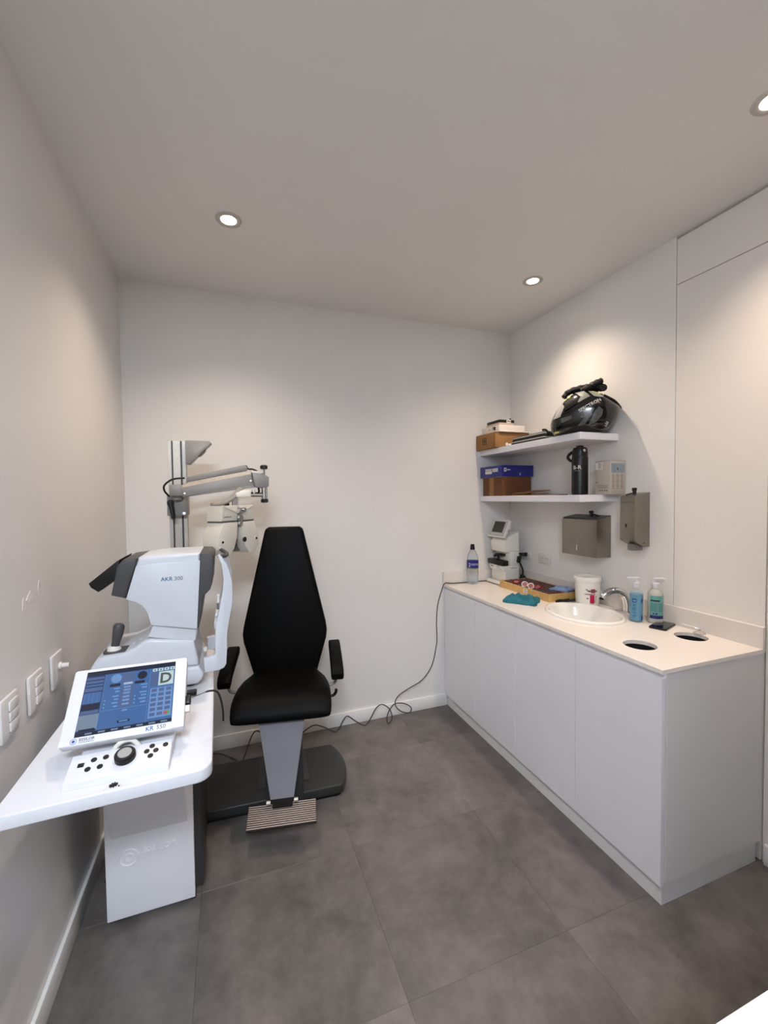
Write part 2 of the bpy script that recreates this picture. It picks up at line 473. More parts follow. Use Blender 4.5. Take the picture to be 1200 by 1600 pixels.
# sink
sk = thing('sink_basin', 'oval white porcelain drop-in sink basin with thick rim', 'sink', (SKX, SKY, ZT))
rim = [(1.0, 0.0005), (1.0, .006), (.985, .0125), (.95, .0145), (.91, .011), (.875, .002), (.84, -.03), (.72, -.09), (.5, -.125), (.2, -.137), (.1, -.138)]
def ering(prof):
    loops = []
    for k, z in prof:
        loops.append([(SKX + SKA * k * math.cos(2 * PI * i / 48), SKY + SKB * k * math.sin(2 * PI * i / 48), ZT + z) for i in range(48)])
    return loops
obj('bowl', MB().loft(ering(rim), cap=False), M_porc, sk, ang=60)
obj('drain', MB().lathe([(.026, 0), (.026, .004), (.018, .005), (.016, .001), (0, .001)], seg=24, M=T(SKX, SKY, ZT - .14)), M_chrome, sk)

# faucet
fc = thing('faucet', 'curved chrome basin faucet with a lever, behind the sink', 'faucet', (1.955, 1.650, ZT))
fx, fy = 1.955, 1.650
obj('base_plate', MB().prism(rrect(fx - .022, fx + .022, fy - .062, fy + .062, .021), ZT + .0005, ZT + .010, 'Z', bev=.003), M_chrome, fc)
sp = smooth_path([(fx + .004, fy, ZT + .008), (fx + .004, fy + .002, ZT + .055), (fx - .012, fy + .012, ZT + .10), (fx - .05, fy + .03, ZT + .116), (fx - .092, fy + .05, ZT + .098), (fx - .108, fy + .058, ZT + .08)], 6)
n = len(sp)
obj('spout', MB().tube(sp, .02, 14, rs=[.026 - .009 * i / n for i in range(n)]), M_chrome, fc)
sp = smooth_path([(fx + .004, fy - .004, ZT + .075), (fx + .018, fy - .016, ZT + .07), (fx + .02, fy - .03, ZT + .04), (fx + .006, fy - .05, ZT + .016), (fx - .03, fy - .058, ZT + .014)], 6)
obj('lever', MB().tube(sp, .008, 10, flat=.7), M_chrome, fc)
obj('aerator', MB().cyl((0, 0, 0), .012, .008, 16, M=T(fx - .110, fy + .0590, ZT + .070)), M_black, fc)

# ------------------------------------------------------------------ floating shelves
SX, SY = 1.737, 1.75
for z1, lab in ((1.834, 'upper thick white floating shelf carrying the motorcycle helmet'), (1.503, 'lower thick white floating shelf carrying the black flask')):
    tag(obj('floating_shelf', MB().box(SX, XR - .0005, SY, YB - .001, z1 - .038, z1, bev=.0015, seg=1), M_lam, loc=(1.87, 2.2, z1 - .038)), lab, 'shelf', 'floating shelves above the sink')
S1, S2 = 1.8342, 1.5032

def carton(name, label, x0, x1, y0, y1, z0, h, m, cat='box', bev=.002, lid=None):
    t = thing(name, label, cat, ((x0 + x1) / 2, (y0 + y1) / 2, z0))
    obj('body', MB().box(x0, x1, y0, y1, z0, z0 + h, bev=bev), m, t)
    return t
# upper shelf, from the corner
t = carton('cardboard_box', 'tan cardboard box at the corner end of the upper shelf', 1.70, 1.975, 2.455, 2.69, S1, .104, M_card)
obj('flap_seam', MB().box(1.6993, 1.702, 2.462, 2.4655, S1 + .001, S1 + .1035).box(1.7, 1.975, 2.4545, 2.4565, S1 + .097, S1 + .104), M_cardd, t)
mb = MB()
for (a, b, c, d) in ((2.56, 2.565, .03, .075), (2.60, 2.605, .03, .075), (2.56, 2.605, .071, .075), (2.56, 2.605, .03, .034), (2.575, 2.58, .04, .066), (2.567, 2.58, .056, .06), (2.585, 2.592, .044, .06)):
    mb.box(1.6990, 1.7005, a, b, S1 + c, S1 + d)
obj('printed_symbol', mb, M_ink, t)
t = carton('gift_box', 'flat white box lying on the tan cardboard box', 1.735, 1.945, 2.46, 2.665, S1 + .113, .042, M_paperw)
for a_, b_, c_, d_ in ((2.50, 2.52, .122, .146), (2.525, 2.533, .13, .15), (2.57, 2.576, .128, .138)): obj('printed_symbol', MB().box(1.7342, 1.7352, a_, b_, S1 + c_, S1 + d_), M_ink, t)
tag(obj('tray_sheet', MB().box(1.73, 1.985, 2.44, 2.675, S1 + .1045, S1 + .1125, bev=.002), M_paperw, loc=(1.85, 2.56, S1 + .1045)), 'thin white tray sheet between the tan carton and the white box', 'tray')
t = carton('small_carton', 'small beige carton on top of the flat white box', 1.765, 1.885, 2.50, 2.655, S1 + .1555, .022, mat('beige_card', (.76, .68, .60), .6))
t = carton('glasses_case', 'slim black box with a white tag, topmost of the shelf stack', 1.767, 1.89, 2.50, 2.65, S1 + .178, .02, M_black)
obj('tag', MB().box(1.825, 1.86, 2.4985, 2.50, S1 + .176, S1 + .2), M_label, t)
obj('tag_print', MB().box(1.830, 1.856, 2.498, 2.4986, S1 + .184, S1 + .191), M_inkgrey, t)
obj('elastic_knot', MB().lathe([(.0, -.008), (.007, -.004), (.008, .002), (.004, .007), (0, .008)], seg=10, M=T(1.858, 2.505, S1 + .203)), M_black, t)
# slim laptops
def slab_thing(name, label, x0, x1, y0, y1, z0, h, m, edge):
    t = thing(name, label, 'laptop', ((x0 + x1) / 2, (y0 + y1) / 2, z0))
    obj('shell', MB().prism(rrect(x0, x1, y0, y1, .02), z0, z0 + h, 'Z', bev=.003), m, t)
    obj('edge_band', MB().prism(rrect(x0 - .0008, x1 + .0008, y0 - .0008, y1 + .0008, .02), z0 + h * .55, z0 + h * .82, 'Z'), edge, t)
    return t
slab_thing('laptop', 'lower black laptop with a silver edge lying by the helmet', 1.752, 1.985, 2.04, 2.36, S1, .0225, M_black, M_alu)
slab_thing('laptop', 'upper black laptop with a silver edge, on the other laptop', 1.756, 1.985, 2.03, 2.355, S1 + .0227, .0245, M_black, M_alu)
# clip on the shelf edge
t = thing('cable_clip', 'small white plastic clip on the front edge of the upper shelf', 'clip', (1.75, 2.37, S1))
obj('clip_body', MB().box(1.732, 1.762, 2.352, 2.376, S1, S1 + .012, bev=.003).cyl((1.727, 2.364, S1 + .0), .008, .018, 12), M_white2, t)

# lower shelf
t = carton('shipping_box', 'dark brown cardboard box under the blue box on the lower shelf', 1.752, 1.985, 2.44, 2.68, S2, .13, M_cardd)
obj('tape', MB().box(1.7515, 1.7525, 2.55, 2.60, S2 + .002, S2 + .129), M_card, t)
M_blue = mat('blue_card', (.13, .15, .47), .4, var=.06)
t = carton('shoe_box', 'flat royal blue box with white stickers on the brown box', 1.735, 1.995, 2.43, 2.692, S2 + .1305, .078, M_blue)
obj('base_edge', MB().box(1.737, 1.993, 2.432, 2.69, S2 + .1302, S2 + .138), M_paperw, t)
z = S2 + .145
for q in ((1.7340, 1.7352, 2.475, 2.535, .022, .045), (1.7340, 1.7352, 2.545, 2.625, .010, .045), (1.752, 1.772, 2.4290, 2.4302, .02, .045), (1.88, 1.887, 2.429, 2.4302, -.005, .012)):
    obj('sticker', MB().box(*q[:4], z + q[4], z + q[5]), M_label, t)
for k in range(9):
    if k != 3: obj('sticker_print', MB().box(1.7335, 1.7342, 2.482 + k * .0165, 2.482 + k * .0165 + .006, z + .026, z + .04), M_inkgrey, t)
obj('sticker_print', MB().box(1.756, 1.767, 2.4286, 2.4291, z + .028, z + .038), M_inkgrey, t)
obj('box_print', MB().box(1.778, 1.803, 2.4292, 2.4301, z + .029, z + .036), M_label, t)
t = thing('flattened_carton', 'folded flat cardboard lying in front of the brown box', 'cardboard', (1.86, 2.23, S2))
obj('sheet', MB().prism([(1.775, 2.38), (1.80, 2.10), (1.87, 2.05), (1.985, 2.10), (1.985, 2.40)], S2, S2 + .006, 'Z', bev=.001), M_card, t)
obj('folded_flap', MB().prism([(1.79, 2.39), (1.79, 2.25), (1.97, 2.23), (1.97, 2.41)], 0, .005, 'Z', M=T(0, 0, S2 + .012) @ T(1.79, 0, 0) @ Matrix.Rotation(R(-6), 4, 'Y') @ T(-1.79, 0, 0)), M_card, t)

# black flask
fk = thing('vacuum_flask', 'tall black insulated flask with a carry loop on the lower shelf', 'flask', (1.85, 1.866, S2))
obj('body', MB().lathe([(.038, 0), (.0425, .004), (.0425, .205), (.040, .212)], seg=32, M=T(1.85, 1.866, S2)), mat('black_powder_coat', (.014, .014, .015), .4, var=.08), fk)
obj('lid', MB().lathe([(.0405, .2125), (.0405, .232), (.039, .25), (.034, .262), (.02, .264)], seg=32, M=T(1.85, 1.866, S2)).box(1.835, 1.865, 1.852, 1.88, S2 + .262, S2 + .275, bev=.003), M_black, fk)
d = Vector((-.72, .69, 0))
c0 = Vector((1.85, 1.866, S2))
lp = [c0 + d * .03 + Vector((0, 0, .245)), c0 + d * .052 + Vector((0, 0, .23)), c0 + d * .062 + Vector((0, 0, .212)), c0 + d * .052 + Vector((0, 0, .196)), c0 + d * .041 + Vector((0, 0, .19))]
obj('carry_loop', MB().tube(smooth_path(lp, 5), .008, 8), M_black, fk)
vd = Vector((-.70, -.71, 0))
obj('hinge_pin', MB().cyl((0, 0, 0), .008, .004, 14, M=T(*(c0 + Vector((-.008, -.0375, .245)))) @ Matrix.Rotation(PI / 2, 4, 'X')), M_chrome, fk)
def wrap_text(txt, size, c, r, z, a0, m, parent, up=0.0, name='print'):
    """letters laid round a cylinder of radius r centred on c; a0 = direction (deg) of the text middle"""
    me = text_mesh(txt, size, .0002, 'CENTER')
    mb = MB().mesh(me)
    for v in mb.bm.verts:
        a = R(a0) + v.co.x / r
        rr = r + .0006 + v.co.z
        v.co = Vector((c[0] + rr * math.cos(a), c[1] + rr * math.sin(a), z + v.co.y))
    return obj(name, mb, m, parent)
def wrap_patch(a0, a1, z0, z1, c, r, m, parent, name='label', n=16, off=.0004):
    mb = MB()
    for i in range(n):
        A, B = R(a0 + (a1 - a0) * i / n), R(a0 + (a1 - a0) * (i + 1) / n)
        q = r + off
        mb.quad([(c[0] + q * math.cos(A), c[1] + q * math.sin(A), z0), (c[0] + q * math.cos(B), c[1] + q * math.sin(B), z0), (c[0] + q * math.cos(B), c[1] + q * math.sin(B), z1), (c[0] + q * math.cos(A), c[1] + q * math.sin(A), z1)])
    bmesh.ops.remove_doubles(mb.bm, verts=list(mb.bm.verts), dist=1e-5)
    return obj(name, mb, m, parent)
wrap_text('B-R', .030, (1.85, 1.866), .0425, S2 + .142, 205, M_label, fk, name='logo')
wrap_patch(185, 225, S2 + .131, S2 + .136, (1.85, 1.866), .0425, M_inkgrey, fk, name='logo_small')

# beige printed box
bb = carton('product_box', 'beige printed product box at the near end of lower shelf', 1.892, 2.0, 1.702, 1.80, S2, .178, mat('beige_print_card', (.70, .665, .625), .45, var=.02), bev=.001)
obj('sticker', MB().box(1.8912, 1.8922, 1.752, 1.795, S2 + .135, S2 + .172), M_label, bb)
for zz in (.142, .15, .158, .165): obj('sticker_print', MB().box(1.8907, 1.8914, 1.757, 1.787 - random.random() * .012, S2 + zz, S2 + zz + .003), M_inkgrey, bb)
obj('print', MB().box(1.8912, 1.892, 1.785, 1.791, S2 + .063, S2 + .07), M_inkgrey, bb)
for y in (1.718, 1.733, 1.748, 1.763): obj('print', MB().box(1.8912, 1.892, y, y + .009, S2 + .018, S2 + .024), M_inkgrey, bb)
for zz in (.034, .041, .048): obj('print', MB().box(1.8912, 1.892, 1.715, 1.785, S2 + zz, S2 + zz + .0018), M_inkgrey, bb)
obj('picture', MB().box(1.899, 1.992, 1.7012, 1.7022, S2 + .115, S2 + .165), mat('printed_photo', (.52, .57, .60), .4, var=.12, scale=30), bb)
for k in range(3):
    for q in range(3):
        obj('icon_print', MB().lathe([(.005, 0), (.007, 0), (.007, .0006), (.005, .0006)], seg=10, caps=False, M=T(1.913 + k * .031, 1.7018, S2 + .1 - q * .027) @ Matrix.Rotation(PI / 2, 4, 'X')), M_inkgrey, bb)
        obj('icon_print', MB().box(1.904 + k * .031, 1.922 + k * .031, 1.7012, 1.702, S2 + .086 - q * .027, S2 + .088 - q * .027), M_inkgrey, bb)
obj('picture_print', MB().box(1.94, 1.946, 1.7008, 1.7014, S2 + .13, S2 + .142), M_ink, bb)
obj('top_edge', MB().box(1.893, 2.0, 1.7025, 1.80, S2 + .178, S2 + .1795), M_cardd, bb)

# ------------------------------------------------------------------ motorcycle helmet on the upper shelf
HSEC = [(-.174, .055, .072, .018), (-.167, .022, .092, .058), (-.152, .007, .125, .086), (-.125, .002, .166, .105), (-.10, .0, .195, .116), (-.055, .0, .228, .128), (-.006, .0, .237, .133), (.047, .0, .229, .132), (.09, .006, .211, .124), (.122, .022, .183, .110), (.15, .06, .157, .086), (.168, .10, .140, .055), (.175, .116, .131, .02)]
HP = 2.6
def hsec(x):
    if x <= HSEC[0][0]: return HSEC[0][1:]
    for a, b in zip(HSEC, HSEC[1:]):
        if x <= b[0]:
            t = (x - a[0]) / (b[0] - a[0])
            return tuple(p + (q - p) * t for p, q in zip(a[1:], b[1:]))
    return HSEC[-1][1:]
def hpt(x, z, side=-1, off=.0):
    zb, zt, w = hsec(x)
    zc, h = (zb + zt) / 2, (zt - zb) / 2
    k = min(.985, abs((z - zc) / h))
    y = (w) * (1 - k ** HP) ** (1 / HP)
    nrm = Vector((-x * 2.5, side * y / (w * w) * w, (z - zc) / (h * h) * h * .6)).normalized()
    return Vector((x, side * y, z)) + nrm * off
hm = thing('motorcycle_helmet', 'black full-face motorcycle helmet with silver and yellow graphics on upper shelf', 'helmet', (1.862, 1.848, S1), R(-43))
M_gloss = mat('gloss_black_paint', (.035, .036, .036), .16, var=.2, scale=30, coat=.6)
M_silver = mat('silver_grey_paint', (.62, .64, .61), .22, var=.10, scale=40, metal=.3, coat=.4)
M_dgrey = mat('dark_grey_paint', (.33, .34, .34), .25, var=.15, scale=40, coat=.4)
M_yell = mat('acid_yellow_paint', (.80, .82, .25), .3)
loops = []
xs_ = [HSEC[0][0] + (HSEC[-1][0] - HSEC[0][0]) * (.5 - .5 * math.cos(PI * i / 30)) for i in range(31)]
for x in xs_:
    zb, zt, w = hsec(x)
    zc, h = (zb + zt) / 2, (zt - zb) / 2
    L = []
    for k in range(32):
        a = 2 * PI * k / 32
        c, s_ = math.cos(a), math.sin(a)
        L.append((x, w * math.copysign(abs(c) ** (2 / HP), c), zc + h * math.copysign(abs(s_) ** (2 / HP), s_)))
    loops.append(L)
obj('shell', MB().loft(loops), M_gloss, hm, local=True, ang=70)
def Z8(zx, zy):
    return ((850 + zx / 8.571 - 917) / 312, (678 - (580 + zy / 8.571)) / 281)
def hpatch(quads, m, name, off=.0035, n=10, sides=(-1, 1)):
    for q in quads:
        q = [Z8(*p) for p in q]
        for side in sides:
            mb = MB()
            g = [[None] * (n + 1) for _ in range(n + 1)]
            for i in range(n + 1):
                for j in range(n + 1):
                    u, v = i / n, j / n
                    x = (1 - u) * (1 - v) * q[0][0] + u * (1 - v) * q[1][0] + u * v * q[2][0] + (1 - u) * v * q[3][0]
                    z = (1 - u) * (1 - v) * q[0][1] + u * (1 - v) * q[1][1] + u * v * q[2][1] + (1 - u) * v * q[3][1]
                    g[i][j] = mb.bm.verts.new(hpt(x, z, side, off))
            for i in range(n):
                for j in range(n):
                    mb.bm.faces.new((g[i][j], g[i + 1][j], g[i + 1][j + 1], g[i][j + 1]))
            obj(name, mb, m, hm, local=True, ang=80)
hpatch([((440, 312), (560, 302), (635, 392), (515, 388)), ((515, 388), (635, 392), (485, 462), (470, 448)), ((610, 305), (735, 330), (822, 418), (690, 398))], M_silver, 'silver_chevron')
hpatch([((600, 605), (662, 620), (565, 738), (475, 752)), ((700, 580), (790, 642), (712, 720), (612, 748)), ((700, 580), (745, 530), (800, 572), (790, 642)), ((250, 640), (395, 610), (400, 655), (260, 700)), ((520, 630), (600, 605), (560, 650), (520, 660))], M_dgrey, 'grey_chevron')
hpatch([((290, 400), (385, 348), (390, 360), (295, 412)), ((655, 305), (770, 352), (765, 362), (660, 314)), ((165, 790), (235, 790), (230, 806), (160, 812))], M_yell, 'yellow_stripe')
hpatch([((255, 425), (300, 490), (245, 620), (140, 640)),], mat('clear_visor', (.80, .78, .76), .12, alpha=.75), 'visor', off=.006)
hpatch([((330, 380), (470, 400), (470, 470), (330, 540)), ((300, 440), (335, 400), (330, 540), (290, 560))], M_black, 'visor_pivot', off=.007)
# lettering along the flank
me = text_mesh('SPECTRON', .024, .0002, bold=.0004)
mb = MB().mesh(me)
ca, sa = math.cos(R(27)), math.sin(R(27))
x0, z0 = Z8(498, 590)
for v in mb.bm.verts:
    q = hpt(x0 + v.co.x * ca - v.co.y * sa, z0 + v.co.x * sa + v.co.y * ca, -1, .005 + v.co.z)
    v.co = q
obj('flank_lettering', mb, M_label, hm, local=True)
me = text_mesh('LS2', .016, .0002, bold=.0004)
mb = MB().mesh(me)
ca, sa = math.cos(R(62)), math.sin(R(62))
x0, z0 = Z8(850, 772)
for v in mb.bm.verts:
    v.co = hpt(x0 + v.co.x * ca - v.co.y * sa, z0 + v.co.x * sa + v.co.y * ca, -1, .005 + v.co.z)
obj('maker_badge', mb, M_label, hm, local=True)
sp = [(-.165, -.05, .012), (-.185, -.06, .022), (-.2, -.06, .036), (-.215, -.055, .036)]
obj('microphone_arm', MB().tube(smooth_path(sp, 4), .007, 8), M_black, hm, local=True)
obj('rear_spoiler', MB().tube(smooth_path([(.09, -.09, .192), (.14, -.06, .166), (.172, -.02, .138), (.176, 0, .134), (.172, .02, .138), (.14, .06, .166), (.09, .09, .192)], 4), .006, 8), M_black, hm, local=True)
sb = thing('strap_bundle', 'bunched black padded straps lying on top of the helmet', 'strap', (1.862, 1.848, S1 + .238), R(-43))
for pts, r in (([(-.105, -.045, -.03), (-.08, -.04, -.002), (-.03, -.035, .012), (.02, -.03, .018), (.06, -.02, .012)], .016),
               ([(-.02, -.055, -.005), (.02, -.05, .012), (.055, -.045, .03), (.085, -.04, .044)], .017),
               ([(.0, .0, .012), (.04, -.01, .016), (.075, -.03, .01), (.092, -.05, .002)], .02),
               ([(-.09, .0, .0), (-.04, .01, .018), (.02, .015, .018), (.07, .02, .0)], .016)):
    q = smooth_path(pts, 5)
    obj('strap', MB().tube(q, r, 10, rs=[1.45 * r * (.7 + .3 * math.sin(PI * (i + 1) / (len(q) + 1))) * (1 + .12 * math.sin(i * 1.9)) for i in range(len(q))], flat=.75), M_rubber, sb, local=True)
obj('buckle', MB().box(.008, .018, -.052, -.046, .016, .026, bev=.002), M_chrome, sb, local=True)

# ------------------------------------------------------------------ wall dispensers
t = thing('paper_towel_dispenser', 'wide stainless steel paper towel dispenser on the right wall', 'dispenser', (1.955, 1.925, 1.15))
obj('cover', MB().prism([(1.9, 1.152), (1.9, 1.362), (1.912, 1.368), (XR - .0005, 1.382), (XR - .0005, 1.15)], 1.795, 2.055, 'Y', bev=.003), M_steel, t)
obj('top_plate', MB().prism([(1.908, 1.3675), (XR - .0005, 1.3825), (XR - .0005, 1.386), (1.908, 1.371)], 1.798, 2.052, 'Y'), M_grey, t)
obj('front_slot', MB().prism(rrect(1.935, 1.941, 1.18, 1.215, .0028), 1.8993, 1.8998, 'X'), M_chrome, t)
obj('lock_key', MB().cyl((1.955, 1.885, 1.375), .009, .022, 12).box(1.948, 1.962, 1.874, 1.898, 1.397, 1.411, bev=.003).tube([(1.955, 1.875, 1.392), (1.965, 1.855, 1.386), (1.972, 1.84, 1.379)], .004, 6), M_black, t)
t = thing('soap_dispenser', 'tall stainless steel soap dispenser on wall beside the shelves', 'dispenser', (1.95, 1.605, 1.23))
prof = [(1.9, 1.268), (1.9, 1.486), (1.905, 1.494), (XR - .0005, 1.512), (XR - .0005, 1.236), (1.965, 1.236)]
obj('cover', MB().prism(prof, 1.562, 1.648, 'Y', bev=.003), M_steel, t)
obj('front_seam', MB().box(1.8993, 1.9, 1.565, 1.645, 1.461, 1.4625), M_grey, t)
obj('level_window', MB().prism([(1.607, 1.352), (1.615, 1.352), (1.6165, 1.346), (1.611, 1.328), (1.6055, 1.346)], 1.8988, 1.8998, 'X'), M_black, t)
obj('push_spout', MB().prism([(1.925, 1.215), (1.925, 1.25), (1.985, 1.245), (1.985, 1.215)], 1.585, 1.625, 'Y', bev=.003), M_greymid, t)
obj('lock_key', MB().cyl((1.955, 1.61, 1.498), .009, .026, 12).box(1.947, 1.963, 1.6, 1.62, 1.52, 1.536, bev=.003).tube([(1.955, 1.61, 1.51), (1.94, 1.625, 1.505), (1.925, 1.635, 1.5)], .004, 6), M_black, t)
obj('screw', MB().cyl((0, 0, 0), .004, .002, 10, M=T(1.965, 1.5625, 1.255) @ Matrix.Rotation(PI / 2, 4, 'X')), M_grey, t)

# wall outlets by the counter
M_plate = mat('outlet_plate', (.86, .84, .82), .35)
def outlet_right(y, z, label, plugged):
    t = thing('wall_outlet', label, 'outlet', (XR, y, z), group='outlets on the right wall')
    obj('plate', MB().box(XR - .007, XR - .0005, y - .058, y + .058, z - .037, z + .037, bev=.003), M_plate, t)
    for dy in (-.024, .024):
        obj('socket', MB().prism(rrect(y + dy - .018, y + dy + .018, z - .014, z + .014, .006), XR - .0085, XR - .006, 'X').box(XR - .0089, XR - .0084, y + dy - .008, y + dy - .006, z - .006, z + .006)
            .box(XR - .0089, XR - .0084, y + dy + .006, y + dy + .008, z - .005, z + .005), [M_plate], t)
    mb = MB()
    for dy in (-.024, .024):
        mb.box(XR - .0093, XR - .0088, y + dy - .009, y + dy - .006, z - .006, z + .007).box(XR - .0093, XR - .0088, y + dy + .006, y + dy + .009, z - .005, z + .006)
    obj('socket_slot', mb, M_inkgrey, t)
outlet_right(2.515, 1.076, 'white wall outlet with a black plug, beside the lensmeter', True)
outlet_right(2.325, 1.076, 'white double wall outlet between the plug and towel dispenser', False)
t = thing('power_cord', 'black power plug and tangled cord beside the lens meter', 'cord', (1.95, 2.50, ZT))
obj('plug', MB().prism([(2.492, 1.070), (2.492, 1.098), (2.525, 1.092), (2.545, 1.088), (2.545, 1.080), (2.525, 1.074)], 1.968, 1.995, 'X', bev=.003), M_cordb, t)
obj('cord', MB().tube(smooth_path([(1.981, 2.54, 1.084), (1.972, 2.56, 1.082), (1.962, 2.50, 1.083), (1.935, 2.472, 1.083), (1.912, 2.470, 1.08)], 6), .0055, 8), M_cordb, t)
obj('connector', MB().box(-.011, .011, -.011, .011, -.028, .018, bev=.004, M=T(1.905, 2.471, 1.06) @ Matrix.Rotation(R(12), 4, 'X')), M_cordb, t)
obj('cord', MB().tube(smooth_path([(1.907, 2.466, 1.035), (1.922, 2.468, 1.01), (1.94, 2.474, .975), (1.953, 2.49, .945)], 6), .0055, 8), M_cordb, t)
rnd = random.Random(4)
cc = [(1.953, 2.49, .945)]
for k in range(13):
    cc.append((1.955 + rnd.uniform(-.022, .02), 2.506 + rnd.uniform(-.026, .03), ZT + .009 + rnd.uniform(0, .055)))
obj('coiled_cord', MB().tube(smooth_path(cc, 5), .0065, 7), M_cordb, t)

# ------------------------------------------------------------------ lensmeter in the corner
lm = thing('lensmeter', 'small white lens meter with a tilted grey screen in the corner', 'lens meter', (1.842, 2.585, ZT))
LY0, LY1 = 2.485, 2.655
obj('base', MB().prism(rrect(1.757, 1.927, LY0 - .01, LY1 + .012, .02), ZT + .006, ZT + .022, 'Z', bev=.003), M_white2, lm)
obj('foot_pad', MB().prism(rrect(1.764, 1.922, LY0 - .004, LY1 + .006, .02), ZT + .0003, ZT + .006, 'Z'), M_black, lm)
obj('lower_body', MB().box(1.804, 1.917, LY0, LY1, ZT + .022, ZT + .135, bev=.004), M_white2, lm)
obj('column', MB().box(1.842, 1.917, LY0 + .001, LY1 - .001, ZT + .135, ZT + .232, bev=.003), M_white2, lm)
obj('upper_body', MB().prism([(1.804, ZT + .232), (1.798, ZT + .262), (1.798, ZT + .30), (1.822, ZT + .335), (1.917, ZT + .375), (1.917, ZT + .232)], LY0, LY1, 'Y', bev=.004), M_white2, lm)
obj('side_groove', MB().box(1.842, 1.897, LY0 - .0006, LY0 + .0005, ZT + .117, ZT + .12), M_inkgrey, lm)
obj('pupil_bar', MB().box(1.780, 1.827, LY0 - .002, LY1 + .014, ZT + .135, ZT + .172, bev=.004), M_black, lm)
obj('lens_rest', MB().box(1.787, 1.842, LY0 + .002, LY0 + .055, ZT + .098, ZT + .136, bev=.004).box(1.787, 1.842, LY1 - .075, LY1 + .004, ZT + .098, ZT + .136, bev=.004), M_white2, lm)
obj('print_slot', MB().box(1.786, 1.787, LY1 - .05, LY1 - .02, ZT + .118, ZT + .124).box(1.786, 1.787, LY0 + .012, LY0 + .045, ZT + .108, ZT + .110), M_inkgrey, lm)
obj('lens_holder', MB().cyl((1.814, 2.585, ZT + .172), .010, .03, 12).cyl((1.814, 2.585, ZT + .20), .026, .014, 16).box(1.802, 1.842, 2.535, 2.615, ZT + .198, ZT + .212, bev=.003).cyl((1.814, 2.625, ZT + .186), .012, .014, 10), M_black, lm)
A = T(1.810, 2.578, ZT + .396) @ Matrix.Rotation(R(-90), 4, 'Z') @ Matrix.Rotation(R(66), 4, 'X')
obj('display_housing', MB().prism(rrect(-.1, .1, -.068, .068, .01), -.018, 0, 'Z', bev=.004, M=A), M_white2, lm)
obj('display_bezel', MB().prism(rrect(-.09, .09, -.058, .06, .006), 0, .0008, 'Z', M=A), mat('silver_bezel', (.72, .71, .69), .35), lm)
obj('display_screen', MB().prism(rrect(-.062, .062, -.032, .05, .002), .0008, .0016, 'Z', M=A), mat('dark_screen', (.20, .19, .17), .2), lm)
for k in range(5):
    obj('button', MB().prism(rrect(-.055 + k * .024, -.041 + k * .024, -.047, -.039, .002), .0008, .0018, 'Z', M=A), M_plate, lm)
obj('display_hinge', MB().box(1.827, 1.872, 2.545, 2.61, ZT + .33, ZT + .396, bev=.006), M_white2, lm)

# ------------------------------------------------------------------ things on the counter
# water bottle
bx_, by_ = 1.625, 2.625
wb = thing('water_bottle', 'clear plastic water bottle with blue label and dark blue cap', 'bottle', (bx_, by_, ZT))
M_pet = mat('clear_plastic', (.88, .92, .95), .08, trans=.92, ior=1.25, var=.0, alpha=.62)
prof = [(.028, 0), (.036, .006), (.041, .018), (.041, .03), (.037, .05), (.041, .07), (.041, .09), (.038, .10), (.041, .108), (.041, .17), (.039, .19), (.033, .212), (.023, .232), (.0145, .244), (.0135, .252)]
obj('body', MB().lathe(prof, seg=28, M=T(bx_, by_, ZT + .0005)), M_pet, wb)
M_lblue = mat('bottle_label_blue', (.10, .13, .50), .35, var=.08)
obj('label', MB().lathe([(.0416, .118), (.0416, .168)], seg=28, M=T(bx_, by_, ZT), caps=False), M_lblue, wb)
obj('label_stripe', MB().lathe([(.0416, .109), (.0416, .1178)], seg=28, M=T(bx_, by_, ZT), caps=False), mat('label_green', (.55, .60, .40), .4), wb)
wrap_text('CRISTAL', .019, (bx_, by_), .042, ZT + .138, 262, M_label, wb, name='label_text')
wrap_patch(202, 212, ZT + .125, ZT + .14, (bx_, by_), .0418, M_label, wb, 'label_print', 4)
wrap_patch(202, 212, ZT + .146, ZT + .155, (bx_, by_), .0418, M_label, wb, 'label_print', 4)
obj('cap', MB().lathe([(.0155, .246), (.0165, .25), (.0165, .262), (.0145, .264), (.0145, .282), (.012, .285)], seg=20, M=T(bx_, by_, ZT)), mat('dark_blue_cap', (.05, .05, .12), .4), wb)

# trial lens tray
tx0, tx1, ty0, ty1 = 1.74, 1.975, 1.985, 2.465
tr = thing('trial_lens_tray', 'shallow pine tray filled with rows of trial lenses', 'lens tray', ((tx0 + tx1) / 2, (ty0 + ty1) / 2, ZT))
zb_ = ZT + .0005
w_ = .009
obj('side_board', MB().box(tx0, tx0 + w_, ty0, ty1, zb_, zb_ + .045, bev=.001, seg=1), M_wood, tr)
obj('side_board', MB().box(tx1 - w_, tx1, ty0, ty1, zb_, zb_ + .045, bev=.001, seg=1), M_wood, tr)
obj('end_board', MB().box(tx0 + w_, tx1 - w_, ty0, ty0 + w_, zb_, zb_ + .045, bev=.001, seg=1), M_wood, tr)
obj('end_board', MB().box(tx0 + w_, tx1 - w_, ty1 - w_, ty1, zb_, zb_ + .045, bev=.001, seg=1), M_wood, tr)
M_maroon = mat('maroon_felt', (.30, .05, .08), .8, var=.2, scale=60)
mb = MB().box(tx0 + w_, tx1 - w_, ty0 + w_, ty1 - w_, zb_, zb_ + .022)
NR = 30
for k in range(NR + 1):
    y = ty0 + w_ + .004 + k * (ty1 - ty0 - 2 * w_ - .01) / NR
    mb.box(tx0 + w_, tx1 - w_, y, y + .004, zb_ + .022, zb_ + .041)
obj('slotted_insert', mb, M_maroon, tr)
mb = MB()
